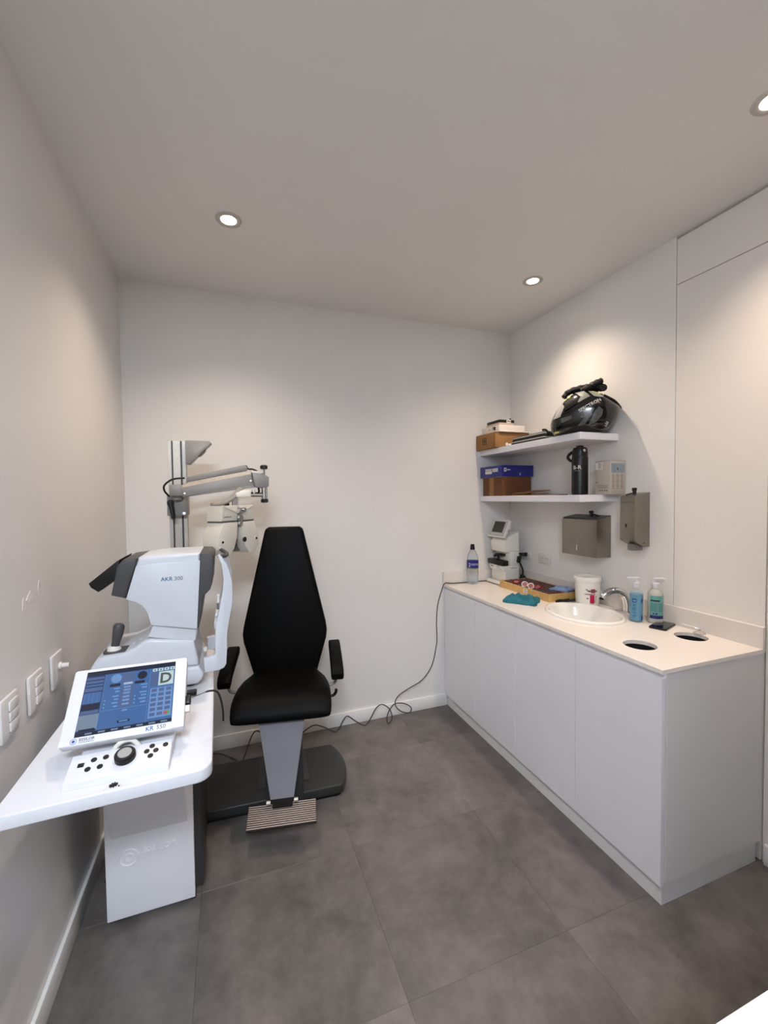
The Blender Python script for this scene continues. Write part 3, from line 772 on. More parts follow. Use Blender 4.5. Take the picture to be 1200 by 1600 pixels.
for k in range(NR):
    y = ty0 + w_ + .012 + k * (ty1 - ty0 - 2 * w_ - .01) / NR
    for q in range(5):
        x = tx0 + w_ + .024 + q * .0425
        mb.lathe([(.0165, -.0012), (.0185, -.0012), (.0185, .0012), (.0165, .0012), (.0165, -.0012)], seg=12, caps=False, M=T(x, y, zb_ + .0315) @ Matrix.Rotation(PI / 2 + R(random.uniform(-9, 9)), 4, 'X'))
st = obj('lens_rims', mb, mat('lens_rim_metal', (.58, .50, .49), .3, metal=.4, var=.2), tr); st['kind'] = 'stuff'
obj('paper_label', MB().box(tx0 - .0006, tx0 + .0002, 2.175, 2.215, zb_ + .011, zb_ + .037), M_label, tr)
mb = MB()
for k, z_ in enumerate((.0155, .021, .0265, .032)): mb.box(tx0 - .0011, tx0 - .0005, 2.18 + (k % 2) * .004, 2.208 - (k % 3) * .006, zb_ + z_, zb_ + z_ + .002)
obj('label_print', mb, M_inkgrey, tr)
M_red = mat('red_plastic', (.62, .06, .10), .25)
for i, (x, y, a, c, lab) in enumerate(((1.775, 2.33, 20, M_red, 'red rimmed loose trial lens at the corner end of the tray'), (1.775, 2.245, 55, M_paperw, 'white rimmed loose trial lens left of its twin in the tray'),
                                       (1.775, 2.185, 60, M_paperw, 'white rimmed loose trial lens right of its twin in the tray'), (1.80, 2.15, 35, M_red, 'red rimmed loose trial lens beside the white rimmed pair'))):
    t = thing('trial_lens', lab, 'lens', (x, y, zb_ + .042), group='loose trial lenses on the tray')
    N = T(x, y, zb_ + .056) @ Matrix.Rotation(R(-50), 4, 'Z') @ Matrix.Rotation(R(a), 4, 'X')
    obj('rim', MB().lathe([(.0155, -.002), (.020, -.002), (.020, .002), (.0155, .002), (.0155, -.002)], seg=20, caps=False, M=N), c, t)
    obj('tab', MB().prism([(.018, -.006), (.04, -.004), (.04, .004), (.018, .006)], -.001, .001, 'Z', M=N), M_red, t)
    obj('glass', MB().cyl((0, 0, -.0008), .0157, .0016, 20, M=N), mat('lens_glass', (.75, .5, .5), .1, alpha=.5) if i == 0 else bpy.data.materials['lens_glass'], t)

def cloth(name, label, cx, cy, z0, corners, m, cat='cloth', fold=.018, n=26, seed=0, stripes=None):
    """crumpled square of fabric, thick double layer"""
    mb = MB()
    top = [[None] * (n + 1) for _ in range(n + 1)]
    for i in range(n + 1):
        for j in range(n + 1):
            u, v = i / n, j / n
            x = (1 - u) * (1 - v) * corners[0][0] + u * (1 - v) * corners[1][0] + u * v * corners[2][0] + (1 - u) * v * corners[3][0]
            y = (1 - u) * (1 - v) * corners[0][1] + u * (1 - v) * corners[1][1] + u * v * corners[2][1] + (1 - u) * v * corners[3][1]
            e = min(u, v, 1 - u, 1 - v) * 2
            q = noise.noise(Vector((u * 2.6 + seed, v * 2.2, seed))) + .5 * noise.noise(Vector((u * 6 + seed, v * 5, 3)))
            h = .006 + fold * max(0, .45 + q) * (.35 + .65 * min(1, e * 2.4))
            x += .012 * noise.noise(Vector((u * 3, v * 3, seed + 9))); y += .012 * noise.noise(Vector((u * 3, v * 3, seed + 19)))
            top[i][j] = mb.bm.verts.new((x, y, z0 + h))
    fs = []
    for i in range(n):
        for j in range(n):
            fs.append(mb.bm.faces.new((top[i][j], top[i + 1][j], top[i + 1][j + 1], top[i][j + 1])))
    ring = [top[i][0] for i in range(n)] + [top[n][j] for j in range(n)] + [top[n - i][n] for i in range(n)] + [top[0][n - j] for j in range(n)]
    low = [mb.bm.verts.new((v.co.x, v.co.y, z0)) for v in ring]
    k = len(ring)
    for i in range(k):
        mb.bm.faces.new((ring[i], low[i], low[(i + 1) % k], ring[(i + 1) % k]))
    mb.bm.faces.new(list(reversed(low)))
    bmesh.ops.recalc_face_normals(mb.bm, faces=list(mb.bm.faces))
    return tag(obj(name, mb, m, loc=(cx, cy, z0), ang=60), label, cat)
M_teal = mat('teal_microfibre', (.13, .41, .47), .85, var=.14, scale=40, bump=.2, bscale=400)
cloth('cleaning_cloth', 'crumpled teal microfibre cloth on the counter before the lens tray', 1.59, 2.06, ZT + .0004, [(1.50, 2.10), (1.60, 1.935), (1.705, 2.02), (1.66, 2.165)], M_teal, fold=.05, seed=2.3)
cloth('lens_cloth', 'pale blue lens cloth lying on the near end of the tray', 1.90, 2.06, zb_ + .0445, [(1.845, 2.10), (1.88, 2.0), (1.97, 2.01), (1.955, 2.13)], mat('pale_blue_cloth', (.50, .58, .74), .85, var=.1, bump=.15, bscale=300), fold=.016, seed=5.1)

# marker pens
for (x0, y0, x1, y1, m, lab) in ((1.772, 1.962, 1.875, 1.966, M_black, 'slim black marker pen lying by the wooden tray end'), (1.782, 1.938, 1.90, 1.952, M_grey, 'grey marker pen with black cap lying by the sink rim')):
    t = thing('marker_pen', lab, 'pen', (x0, y0, ZT), group='marker pens on the counter')
    a, b = Vector((x0, y0, ZT + .0085)), Vector((x1, y1, ZT + .0085))
    obj('barrel', MB().tube([a.lerp(b, .45), a.lerp(b, .98), b], .007, 12, rs=[.0075, .0075, .006]), m, t)
    obj('cap', MB().tube([a, a.lerp(b, .04), a.lerp(b, .5)], .008, 12, rs=[.006, .0082, .0082]), M_black, t)
    obj('clip', MB().tube([a.lerp(b, .06) + Vector((0, 0, .0085)), a.lerp(b, .4) + Vector((0, 0, .0085))], .0015, 6), M_black, t)

# white tub
ux, uy = 1.9145, 1.872
bk = thing('plastic_tub', 'round white plastic tub with lid and pink label behind the sink', 'tub', (ux, uy, ZT))
M_tub = mat('tub_plastic', (.92, .905, .88), .3, var=.015)
obj('body', MB().lathe([(.056, 0), (.060, .003), (.069, .140), (.069, .143)], seg=40, M=T(ux, uy, ZT + .0005)), M_tub, bk)
obj('lid', MB().lathe([(.070, .135), (.0728, .142), (.0728, .158), (.071, .162), (.058, .162), (.056, .156), (0, .156)], seg=40, M=T(ux, uy, ZT)), M_tub, bk)
M_pink = mat('label_magenta', (.72, .10, .28), .4, var=.06)
def tub_r(z): return .0602 + .009 * z / .14
wrap_patch(236, 258, ZT + .02, ZT + .066, (ux, uy), tub_r(.066), M_pink, bk, 'label', 8)
wrap_patch(240, 260, ZT + .078, ZT + .100, (ux, uy), tub_r(.1), M_pink, bk, 'label', 8)
wrap_patch(212, 262, ZT + .068, ZT + .072, (ux, uy), tub_r(.072), mat('label_maroon', (.40, .12, .20), .4), bk, 'label_line', 8)
wrap_patch(226, 268, ZT + .084, ZT + .093, (ux, uy), tub_r(.1) + .0006, M_inkgrey, bk, 'label_print', 10)
for a, z_ in ((217, .094), (222, .09), (221, .044), (225, .043), (263, .036), (264, .046), (264, .056), (262, .026)):
    wrap_patch(a, a + 4, ZT + z_, ZT + z_ + .006, (ux, uy), tub_r(z_) + .0008, M_ink, bk, 'label_print', 2)

# two pump bottles
def pump_bottle(name, label, x, y, r, h, zs, mbody, mliq, liq, top, rz):
    t = thing(name, label, 'soap bottle', (x, y, ZT), group='pump bottles beside the sink')
    obj('body', MB().lathe([(r - .006, 0), (r, .005), (r, h - .02), (r - .003, h - .01), (r - .012, h), (.014, h + .006), (.013, h + .012)], seg=32, M=T(x, y, ZT + .0005)), mbody, t)
    if mliq: obj('liquid', MB().lathe([(r - .008, .004), (r - .003, .007), (r - .003, liq), (0, liq)], seg=32, M=T(x, y, ZT)), mliq, t)
    obj('collar', MB().lathe([(.0155, h + .008), (.0165, h + .010), (.0165, h + .034), (.013, h + .037)], seg=20, M=T(x, y, ZT)), M_white, t)
    N = T(x, y, ZT + h) @ Matrix.Rotation(rz, 4, 'Z')
    obj('pump', MB().cyl((0, 0, .034), .005, .022, 10, M=N).box(-.012, .038, -.008, .008, .052, .061, bev=.003, M=N).box(.03, .042, -.004, .004, .046, .058, bev=.002, M=N), M_white, t)
    return t
M_clear = mat('clear_bottle', (.70, .82, .86), .12, alpha=.25, var=0)
M_bliq = mat('blue_gel', (.12, .50, .64), .25, var=.05, emit=0)
p1 = (1.876, 1.530); r1 = .031
b1 = pump_bottle('soap_pump_bottle', 'pump bottle of blue gel standing right of the sink', p1[0], p1[1], r1, .158, 0, M_clear, M_bliq, .136, .2, R(150))
M_db = mat('label_deep_blue', (.10, .22, .50), .4)
wrap_patch(188, 222, ZT + .098, ZT + .116, p1, r1 + .0003, M_db, b1, 'label', 8)
wrap_patch(258, 280, ZT + .098, ZT + .116, p1, r1 + .0003, M_db, b1, 'label', 6)
wrap_patch(193, 217, ZT + .103, ZT + .110, p1, r1 + .0008, mat('label_light_blue', (.35, .62, .78), .4), b1, 'label_print', 6)
M_mb = mat('label_mid_blue', (.12, .42, .60), .4)
for z_, dz in ((.082, .006), (.066, .006), (.06, .004), (.046, .005), (.028, .007)):
    wrap_patch(190, 216, ZT + z_, ZT + z_ + dz, p1, r1 + .0003, M_mb, b1, 'label_print', 6)
wrap_patch(262, 280, ZT + .014, ZT + .034, p1, r1 + .0003, M_db, b1, 'label', 6)
p2 = (1.942, 1.480); r2 = .033
b2 = pump_bottle('soap_pump_bottle', 'clear pump bottle with a green and navy label beside the phone', p2[0], p2[1], r2, .158, 0, mat('clear_gel_bottle', (.78, .78, .74), .15, alpha=.8), mat('clear_gel', (.75, .77, .74), .3), .135, .2, R(-35))
wrap_patch(175, 285, ZT + .04, ZT + .135, p2, r2 + .0003, mat('label_sea_green', (.40, .62, .60), .4, var=.05), b2, 'label', 20)
wrap_patch(175, 285, ZT + .024, ZT + .04, p2, r2 + .0003, mat('label_navy', (.09, .10, .36), .4), b2, 'label', 20)
wrap_patch(182, 248, ZT + .108, ZT + .115, p2, r2 + .0008, M_ink, b2, 'label_print', 12)
for k in range(7):
    wrap_patch(182, 232, ZT + .06 + k * .006, ZT + .0625 + k * .006, p2, r2 + .0008, mat('label_print_teal', (.22, .42, .42), .4) if k == 0 else bpy.data.materials['label_print_teal'], b2, 'label_print', 8)
    wrap_patch(238, 275, ZT + .06 + k * .006, ZT + .0625 + k * .006, p2, r2 + .0008, bpy.data.materials['label_print_teal'], b2, 'label_print', 8)
wrap_patch(200, 212, ZT + .044, ZT + .053, p2, r2 + .0008, M_db, b2, 'label_print', 4)
wrap_patch(218, 232, ZT + .044, ZT + .053, p2, r2 + .0008, M_db, b2, 'label_print', 4)

# phone
ph = thing('smartphone', 'black smartphone lying on the counter by the backsplash', 'phone', (1.906, 1.418, ZT))
N = T(1.906, 1.418, ZT) @ Matrix.Rotation(R(20), 4, 'Z')
obj('body', MB().prism(rrect(-.07, .07, -.036, .036, .009), .0004, .009, 'Z', bev=.002, M=N), M_black, ph)
obj('glass', MB().prism(rrect(-.067, .067, -.033, .033, .008), .009, .0094, 'Z', M=N), mat('phone_glass', (.02, .022, .025), .07, coat=.5), ph)
# suction hook
sh_ = thing('suction_hook', 'small clear suction cup hook lying by the rear waste opening', 'hook', (1.965, 1.288, ZT))
M_cup = mat('clear_rubber', (.80, .78, .76), .15, alpha=.6)
obj('cup', MB().lathe([(.024, 0), (.024, .002), (.012, .008), (.006, .012), (.006, .02), (0, .021)], seg=24, M=T(1.962, 1.286, ZT + .0004)), M_cup, sh_)
obj('hook', MB().tube(smooth_path([(1.962, 1.286, ZT + .018), (1.95, 1.305, ZT + .024), (1.94, 1.33, ZT + .026), (1.935, 1.345, ZT + .03)], 4), .004, 8), mat('clear_hook', (.92, .9, .9), .1, alpha=.8), sh_)

# ------------------------------------------------------------------ white desk, lower right
dk = thing('white_desk', 'white desk top cut off at the lower right corner', 'desk', (1.3, .1, 0))
obj('top', MB().box(.45, 1.9, -.35, .385, .72, .75, bev=.002), M_lam, dk)
obj('side_panel', MB().box(.47, .495, -.33, .36, 0, .72), M_lam, dk)
obj('side_panel', MB().box(1.86, 1.885, -.33, .36, 0, .72), M_lam, dk)

# ------------------------------------------------------------------ instrument table
DZ = .86
tb = thing('instrument_table', 'white instrument table on a single pedestal with an embossed logo', 'table', (-.29, 1.85, 0))
outline = [(-.474, 1.062), (-.10, 1.078)]
for k in range(7):
    a = R(-88 + 88 * k / 6); outline.append((-.09 + .036 * math.cos(a), 1.115 + .037 * math.sin(a)))
outline += [(-.060, 1.4), (-.072, 1.93), (-.082, 1.96), (-.44, 1.96), (-.47, 1.94)]
obj('tabletop', MB().prism(outline, DZ - .032, DZ, 'Z', bev=.004, seg=3), M_white, tb)
px0, px1, py0 = -.435, -.152, 1.688
obj('pedestal_body', MB().box(px0 + .006, px1 + .026, py0 + .024, 2.03, .04, DZ - .033, bev=.006), M_grey, tb)
obj('front_cover', MB().box(px0, px1, py0, py0 + .024, .022, DZ - .034, bev=.003), M_ped, tb)
obj('support_wedge', MB().prism([(py0 + .001, .315), (1.48, DZ - .033), (py0 + .001, DZ - .033)], -.414, -.172, 'X', bev=.002), M_ped, tb)
lc = (-.362, .238)
lg = MB().lathe([(.0255, 0), (.0275, .003), (.0295, .003), (.0315, 0)], seg=36, caps=False, M=T(lc[0], py0, lc[1]) @ Matrix.Rotation(PI / 2, 4, 'X'))
lg.lathe([(.017, 0), (.0145, .0025), (.0115, .003), (.008, .0015), (0, .001)], seg=30, caps=False, M=T(lc[0], py0, lc[1]) @ Matrix.Rotation(PI / 2, 4, 'X'))
lg.mesh(text_mesh('ESSILOR', .0275, .003), T(-.322, py0 - .0002, .241) @ FACE_NY @ Matrix.Diagonal((1.16, 1, 1, 1)))
obj('embossed_logo', lg, M_ped, tb)
for cx, cy in ((px0 + .035, py0 + .03), (px1 - .01, py0 + .03), (px0 + .035, 2.0), (px1 - .01, 2.0)):
    obj('caster', MB().cyl((cx - .01, cy, .02), .02, .02, 14, axis='X').cyl((cx, cy, .03), .008, .015, 8), M_black, tb)
obj('socket_plate', MB().prism(rrect(-.277, -.241, 1.076, 1.101, .003), DZ, DZ + .0012, 'Z'), M_white, tb)
mb = MB().cyl((-.259, 1.0885, DZ + .0010), .0065, .0018, 10)
for a in range(9): mb.box(-.0025, .0025, -.0012, .0012, 0, .0016, M=T(-.259, 1.0885, DZ + .0012) @ Matrix.Rotation(a * 2 * PI / 9, 4, 'Z') @ T(.0065, 0, 0))
for dx, dy in ((.012, -.007),): mb.cyl((-.259 + dx, 1.0885 + dy, DZ + .0012), .002, .0012, 8)
obj('round_socket', mb, M_black, tb)
obj('grommet', MB().prism(rrect(-.145, -.115, 1.50, 1.53, .006), DZ, DZ + .012, 'Z', bev=.002), M_black, tb)

# ------------------------------------------------------------------ auto refractor
M_aw = mat('refractor_white', (.79, .805, .83), .3, var=.01)
YA, YZ = 1.578, 1.80
ak = thing('auto_refractor', 'white and charcoal auto refractor with joystick and chin rest on table', 'auto refractor', (-.25, 1.69, DZ))
body = [(-.285, 1.312), (-.24, 1.318), (-.196, 1.32), (-.097, 1.319), (-.101, 1.25), (-.113, 1.060), (-.252, 1.089), (-.256, 1.105), (-.261, 1.127), (-.268, 1.143), (-.279, 1.158), (-.293, 1.169), (-.324, 1.182)]
obj('head_shell', MB().prism(body, YA, YZ, 'Y', bev=.012, seg=4), M_aw, ak)
side = [(-.291, 1.287), (-.24, 1.291), (-.098, 1.291), (-.113, 1.059), (-.252, 1.088), (-.256, 1.105), (-.261, 1.127), (-.268, 1.143), (-.279, 1.158), (-.293, 1.169), (-.322, 1.180)]
obj('side_cover', MB().prism(side, YA - .005, YA + .01, 'Y', bev=.002), M_aw, ak)
obj('side_cover', MB().prism(side, YZ - .01, YZ + .005, 'Y', bev=.002), M_aw, ak)
M_char = mat('charcoal_plastic', (.265, .265, .27), .45, var=.04)
obj('rear_bezel', MB().prism([(-.329, 1.308), (-.285, 1.3125), (-.325, 1.182), (-.365, 1.195), (-.345, 1.29)], YA - .002, YZ + .002, 'Y', bev=.008, seg=3), M_char, ak)
obj('front_cap', MB().prism([(-.0965, 1.3185), (-.065, 1.316), (-.055, 1.306), (-.062, 1.21), (-.069, 1.19), (-.09, 1.169), (-.094, 1.145), (-.109, 1.057), (-.113, 1.06)], YA - .001, YZ + .001, 'Y', bev=.007, seg=3), M_char, ak)
obj('tilting_display', MB().prism([(-.340, 1.309), (-.350, 1.303), (-.430, 1.236), (-.424, 1.222), (-.404, 1.206), (-.388, 1.216), (-.372, 1.228), (-.352, 1.248)], YA + .018, YZ - .02, 'Y', bev=.003), M_black, ak)
obj('neck', MB().prism([(-.247, 1.095), (-.113, 1.07), (-.113, 1.057), (-.118, 1.019), (-.124, 1.012), (-.268, 1.045), (-.257, 1.062)], YA + .006, YZ - .006, 'Y', bev=.006, seg=3), M_aw, ak)
obj('carriage', MB().prism([(-.43, .935), (-.43, .965), (-.412, .992), (-.388, 1.000), (-.335, 1.003), (-.30, 1.018), (-.275, 1.036), (-.255, 1.04), (-.124, 1.018), (-.119, .985), (-.110, .94), (-.114, .93)], YA - .002, YZ + .03, 'Y', bev=.012, seg=3), M_aw, ak)
obj('base', MB().prism([(-.425, .868), (-.43, .93), (-.11, .93), (-.095, .905), (-.100, .885), (-.115, .870)], YA - .012, YZ + .045, 'Y', bev=.010, seg=3), M_aw, ak)
for x, y in ((-.40, YA + .02), (-.14, YA + .02), (-.40, YZ), (-.14, YZ)):
    obj('foot', MB().cyl((x, y, DZ), .014, .010, 14), M_black, ak)
jx, jy = -.372, 1.628
obj('joystick_well', MB().prism(rrect(jx - .028, jx + .05, jy - .035, jy + .03, .02), 1.0, 1.0042, 'Z'), M_char, ak)
obj('joystick', MB().tube([(jx, jy, 1.0), (jx + .006, jy, 1.03), (jx + .012, jy, 1.056), (jx + .016, jy, 1.080), (jx + .018, jy, 1.088)], .012, 14, rs=[.012, .0125, .0165, .0175, .013]), M_char, ak)
obj('joystick_boot', MB().lathe([(.021, 1.004), (.019, 1.012), (.0125, 1.018)], seg=20, M=T(jx, jy, 0)), M_white2, ak)
for k in range(2): obj('button', MB().cyl((-.318 + k * .022, 1.66, 1.008 + k * .010), .007, .006, 10), M_aw, ak)
# chin rest frame, two uprights with a forehead band
upr = [(-.093, .906), (-.045, .908), (-.030, .914), (-.022, .927), (-.0185, .98), (-.017, 1.033), (-.008, 1.085), (.002, 1.131), (.0045, 1.17), (.004, 1.21), (-.003, 1.247), (-.014, 1.278), (-.036, 1.312), (-.042, 1.307), (-.031, 1.275), (-.0255, 1.228), (-.028, 1.19), (-.033, 1.161), (-.040, 1.13), (-.045, 1.104), (-.053, 1.078), (-.0565, 1.03), (-.058, .968), (-.066, .960), (-.095, .955)]
obj('chin_rest_upright', MB().prism(upr, YA - .012, YA + .014, 'Y', bev=.004), M_aw, ak)
obj('chin_rest_upright', MB().prism(upr, YZ - .0, YZ + .026, 'Y', bev=.004), M_aw, ak)
obj('forehead_rest', MB().tube(smooth_path([(-.036, YA + .01, 1.302), (-.02, YA + .05, 1.298), (-.012, 1.69, 1.296), (-.02, YZ - .04, 1.298), (-.036, YZ + .01, 1.302)], 5), .007, 10), M_char, ak)
obj('chin_crossbar', MB().box(-.06, -.03, YA + .01, YZ + .01, 1.045, 1.07, bev=.004), M_aw, ak)
obj('chin_cup', MB().prism([(-.058, 1.655), (-.02, 1.655), (-.02, 1.735), (-.058, 1.735)], 1.07, 1.085, 'Z', bev=.005), M_aw, ak)
obj('canthus_knob', MB().cyl((-.044, YA + .02, 1.138), .0045, .028, 10), M_white2, ak)
obj('height_mark', MB().cyl((-.046, YA + .012, 1.116), .004, .020, 10), M_greymid, ak)
obj('knob', MB().cyl((-.094, YA + .07, .955), .007, .014, 10), M_white2, ak)
ml = MB().mesh(text_mesh('AKR', .0185, .0004, bold=.0002), T(-.2195, YA - .0052, 1.2315) @ FACE_NY)
obj('lettering', ml, mat('print_teal_blue', (.16, .36, .50), .4), ak)
ml = MB().mesh(text_mesh('300', .0185, .0004), T(-.180, YA - .0052, 1.2315) @ FACE_NY)
obj('lettering', ml, M_inkgrey, ak)

# ------------------------------------------------------------------ operator monitor
N = T(-.2575, 1.254, .9855) @ Matrix.Rotation(R(42.5), 4, 'X')
mo = thing('control_monitor', 'tilted white framed touch monitor showing blue software, on the table', 'monitor', (-.2575, 1.26, DZ))
obj('housing', MB().prism(rrect(-.135, .135, -.0962, .0962, .007), -.028, 0, 'Z', bev=.003, M=N), M_white, mo)
obj('rear_housing', MB().prism(rrect(-.11, .11, -.075, .075, .02), -.055, -.027, 'Z', bev=.01, M=N), M_white, mo)
M_inkd = mat('screen_black', (.24, .26, .27), .3)
UI = [mat('screen_' + n, tuple(v * .8 for v in c), .12, emit=e * .75, var=.03, scale=30) for n, c, e in (
    ('blue', (.25, .38, .57), .6), ('navy', (.14, .22, .38), .7), ('dark', (.13, .15, .22), .7), ('pale', (.55, .66, .74), .8), ('white', (.70, .78, .77), .6), ('grey', (.42, .48, .55), .75), ('steel', (.30, .36, .50), .7), ('red', (.65, .30, .25), .8), ('green', (.35, .55, .30), .8), ('lightblue', (.40, .54, .72), .6))]
ui = MB()
sw, sh = .211, .165
def U(x0, x1, y0, y1, m, lay=1):
    """a printed field of the picture, x to the right and y downwards, both 0..1"""
    ui.mi = m
    z_ = .0005 + lay * .00012
    a, b = -sw / 2 + x0 * sw, -sw / 2 + x1 * sw
    c, d = sh / 2 + .0045 - y1 * sh, sh / 2 + .0045 - y0 * sh
    ui.quad([(a, c, z_), (b, c, z_), (b, d, z_), (a, d, z_)], M=N)
def UC(x, y, r, m, lay=2):
    ui.mi = m
    z_ = .0005 + lay * .00012
    ui.quad([(-sw / 2 + x * sw + r * math.cos(2 * PI * k / 24), sh / 2 + .0045 - y * sh + r * math.sin(2 * PI * k / 24), z_) for k in range(24)], M=N)
U(0, 1, 0, 1, 0)
U(0, 1, 0, .075, 2, 2); U(0, 1, .945, 1, 2, 2)
U(0, .205, .075, .945, 1, 2)
for y0, y1, m in ((.10, .14, 6), (.16, .20, 6), (.22, .25, 0), (.27, .33, 6), (.35, .52, 0), (.53, .62, 2), (.63, .68, 6)): U(.01, .195, y0, y1, m, 3)
U(.0, .205, .69, .915, 5, 3); U(.03, .19, .90, .935, 2, 4)
for k in range(4): U(.02 + k * .045, .022 + k * .045, .35, .52, 9, 4)
U(.205, .208, .075, .945, 9, 4); U(.71, .713, .075, .945, 9, 4)
U(.205, .712, .665, .67, 9, 4); U(.712, 1, .40, .404, 9, 4)
UC(.33, .165, .0125, 9, 3); UC(.62, .165, .0115, 2, 3)
U(.40, .535, .10, .66, 6, 3)
U(.27, .385, .255, .30, 2, 4); U(.545, .655, .255, .30, 2, 4); U(.545, .70, .405, .45, 0, 4)
for q, y in enumerate((.255, .315, .365, .415, .475, .53, .59)):
    U(.43, .505, y, y + .03, 9, 5) if q else U(.42, .52, y, y + .035, 3, 5)
for q, y in enumerate((.325, .375, .45, .50, .555, .61)):
    U(.32 + .02 * (q % 2), .385, y, y + .024, 9, 5); U(.61 + .02 * (q % 2), .69, y - .01, y + .014, 9, 5)
    if q > 2: U(.235, .25, y, y + .024, 9, 5); U(.555, .57, y - .01, y + .014, 9, 5)
U(.44, .50, .69, .715, 9, 5); U(.41, .54, .85, .885, 2, 5); U(.43, .52, .858, .876, 9, 6)
for k in range(4): U(.735 + k * .068, .79 + k * .068, .085, .135, 4, 3)
for k in range(4): U(.752 + k * .068, .772 + k * .068, .10, .122, 6, 4)
U(.725, .80, .15, .38, 6, 3)
U(.812, .985, .15, .385, 4, 3)
U(.73, .985, .42, .90, 9, 3)
for r in range(6):
    for c in range(3):
        m = 0 if (r, c) == (1, 0) else 6
        U(.745 + c * .082, .805 + c * .082, .435 + r * .077, .485 + r * .077, m, 4)
U(.905, .937, .82, .87, 7, 5); U(.94, .97, .82, .87, 8, 5)
for k in range(7): U(.1 + k * .13, .17 + k * .13, .96, .985, 5, 3)
scr = obj('screen', ui, UI, mo, flat=True)
obj('screen_letter', MB().mesh(text_mesh('D', .040, .0001, 'CENTER', bold=.0010), N @ T(.0835, .0295, .0015)), M_inkd, scr)
obj('lettering', MB().mesh(text_mesh('KR', .0145, .0003, bold=.0002), N @ T(.047, -.0915, .0003)), M_inkblue, mo)
obj('lettering', MB().mesh(text_mesh('550', .0145, .0003), N @ T(.0715, -.0915, .0003)), M_inkgrey, mo)
obj('lettering', MB().mesh(text_mesh('ESSILOR', .0082, .0003, bold=.0001), N @ T(-.094, -.0875, .0003) @ Matrix.Diagonal((1.1, 1, 1, 1))), M_inkgrey, mo)
obj('lettering', MB().mesh(text_mesh('INSTRUMENTS', .0042, .0002), N @ T(-.094, -.0925, .0003) @ Matrix.Diagonal((1.15, 1, 1, 1))), M_inkgrey, mo)
lg = MB().lathe([(.006, 0), (.006, .0006), (.0068, .0006), (.0068, 0)], seg=24, caps=False, M=N @ T(-.105, -.0868, .0002))
obj('logo_ring', lg, M_inkgrey, mo)
obj('logo_dot', MB().cyl((0, 0, 0), .0034, .0006, 16, M=N @ T(-.105, -.0868, .0002)), M_inkblue, mo)
obj('corner_cover', MB().box(.105, .1345, -.0955, -.078, 0, .0012, bev=.0005, seg=1, M=N).box(-.1345, -.112, -.0955, -.082, 0, .0012, bev=.0005, seg=1, M=N), M_white, mo)
obj('stand_neck', MB().prism([(1.235, .875), (1.255, .955), (1.31, .985), (1.335, .875)], -.30, -.21, 'X', bev=.005), M_white, mo)
obj('stand_base', MB().prism([(1.185, DZ + .0005), (1.185, DZ + .012), (1.26, DZ + .03), (1.40, DZ + .03), (1.40, DZ + .0005)], -.355, -.150, 'X', bev=.003), M_white, mo)
obj('stand_handle', MB().tube(smooth_path([(-.29, 1.19, .875), (-.27, 1.2, .898), (-.245, 1.205, .90), (-.225, 1.195, .885)], 5), .006, 8), M_white2, mo)
obj('plug', MB().box(.134, .148, -.035, -.012, -.022, -.005, bev=.003, M=N), M_black, mo)
obj('memory_stick', MB().box(.134, .146, -.055, -.038, -.022, -.008, bev=.002, M=N), M_white2, mo)
ca = smooth_path([(-.108, 1.247, .965), (-.09, 1.25, .968), (-.065, 1.255, .972), (-.045, 1.26, .965), (-.035, 1.262, .94), (-.030, 1.262, .905), (-.030, 1.262, .878)], 5)
obj('dangling_cord', MB().tube(ca, .002, 8, rs=[.0011 if i < 9 else .0028 for i in range(len(ca))]), M_cordb, mo)

# keypad with the big dial
kp = thing('control_keypad', 'white control keypad with a big black dial before the monitor', 'keypad', (-.254, 1.15, DZ))
kf, kb, kzf, kzb = 1.108, 1.182, .873, .895
obj('body', MB().prism([(kf - .004, DZ + .0004), (kf, kzf), (kb, kzb), (kb, DZ + .0004)], -.362, -.149, 'X', bev=.002), M_white, kp)
sl = math.atan2(kzb - kzf, kb - kf)
def K(x, v): return T(x, kf + v * (kb - kf), kzf + v * (kzb - kzf)) @ Matrix.Rotation(sl, 4, 'X')
obj('dial', MB().lathe([(.0225, 0), (.0225, .014), (.0205, .017), (.015, .017)], seg=32, M=K(-.247, .55)), M_black, kp)
obj('dial_cap', MB().lathe([(.0148, .0168), (.0148, .0185), (0, .0185)], seg=28, M=K(-.247, .55)), mat('silver_dial', (.62, .62, .62), .3), kp)
obj('dial_collar', MB().lathe([(.027, 0), (.026, .002), (.0225, .002)], seg=32, caps=False, M=K(-.247, .55)), M_white, kp)
for x, v in ((-.321, .40), (-.314, .72), (-.297, .42), (-.290, .74), (-.203, .66), (-.193, .84), (-.183, .64), (-.193, .46), (-.163, .80)):
    obj('button', MB().cyl((0, 0, -.0005), .0062, .0025, 14, M=K(x, v)), M_black, kp)
obj('square_button', MB().box(-.0065, .0065, -.0055, .0055, -.0005, .002, bev=.001, M=K(-.338, .60)), M_black, kp)

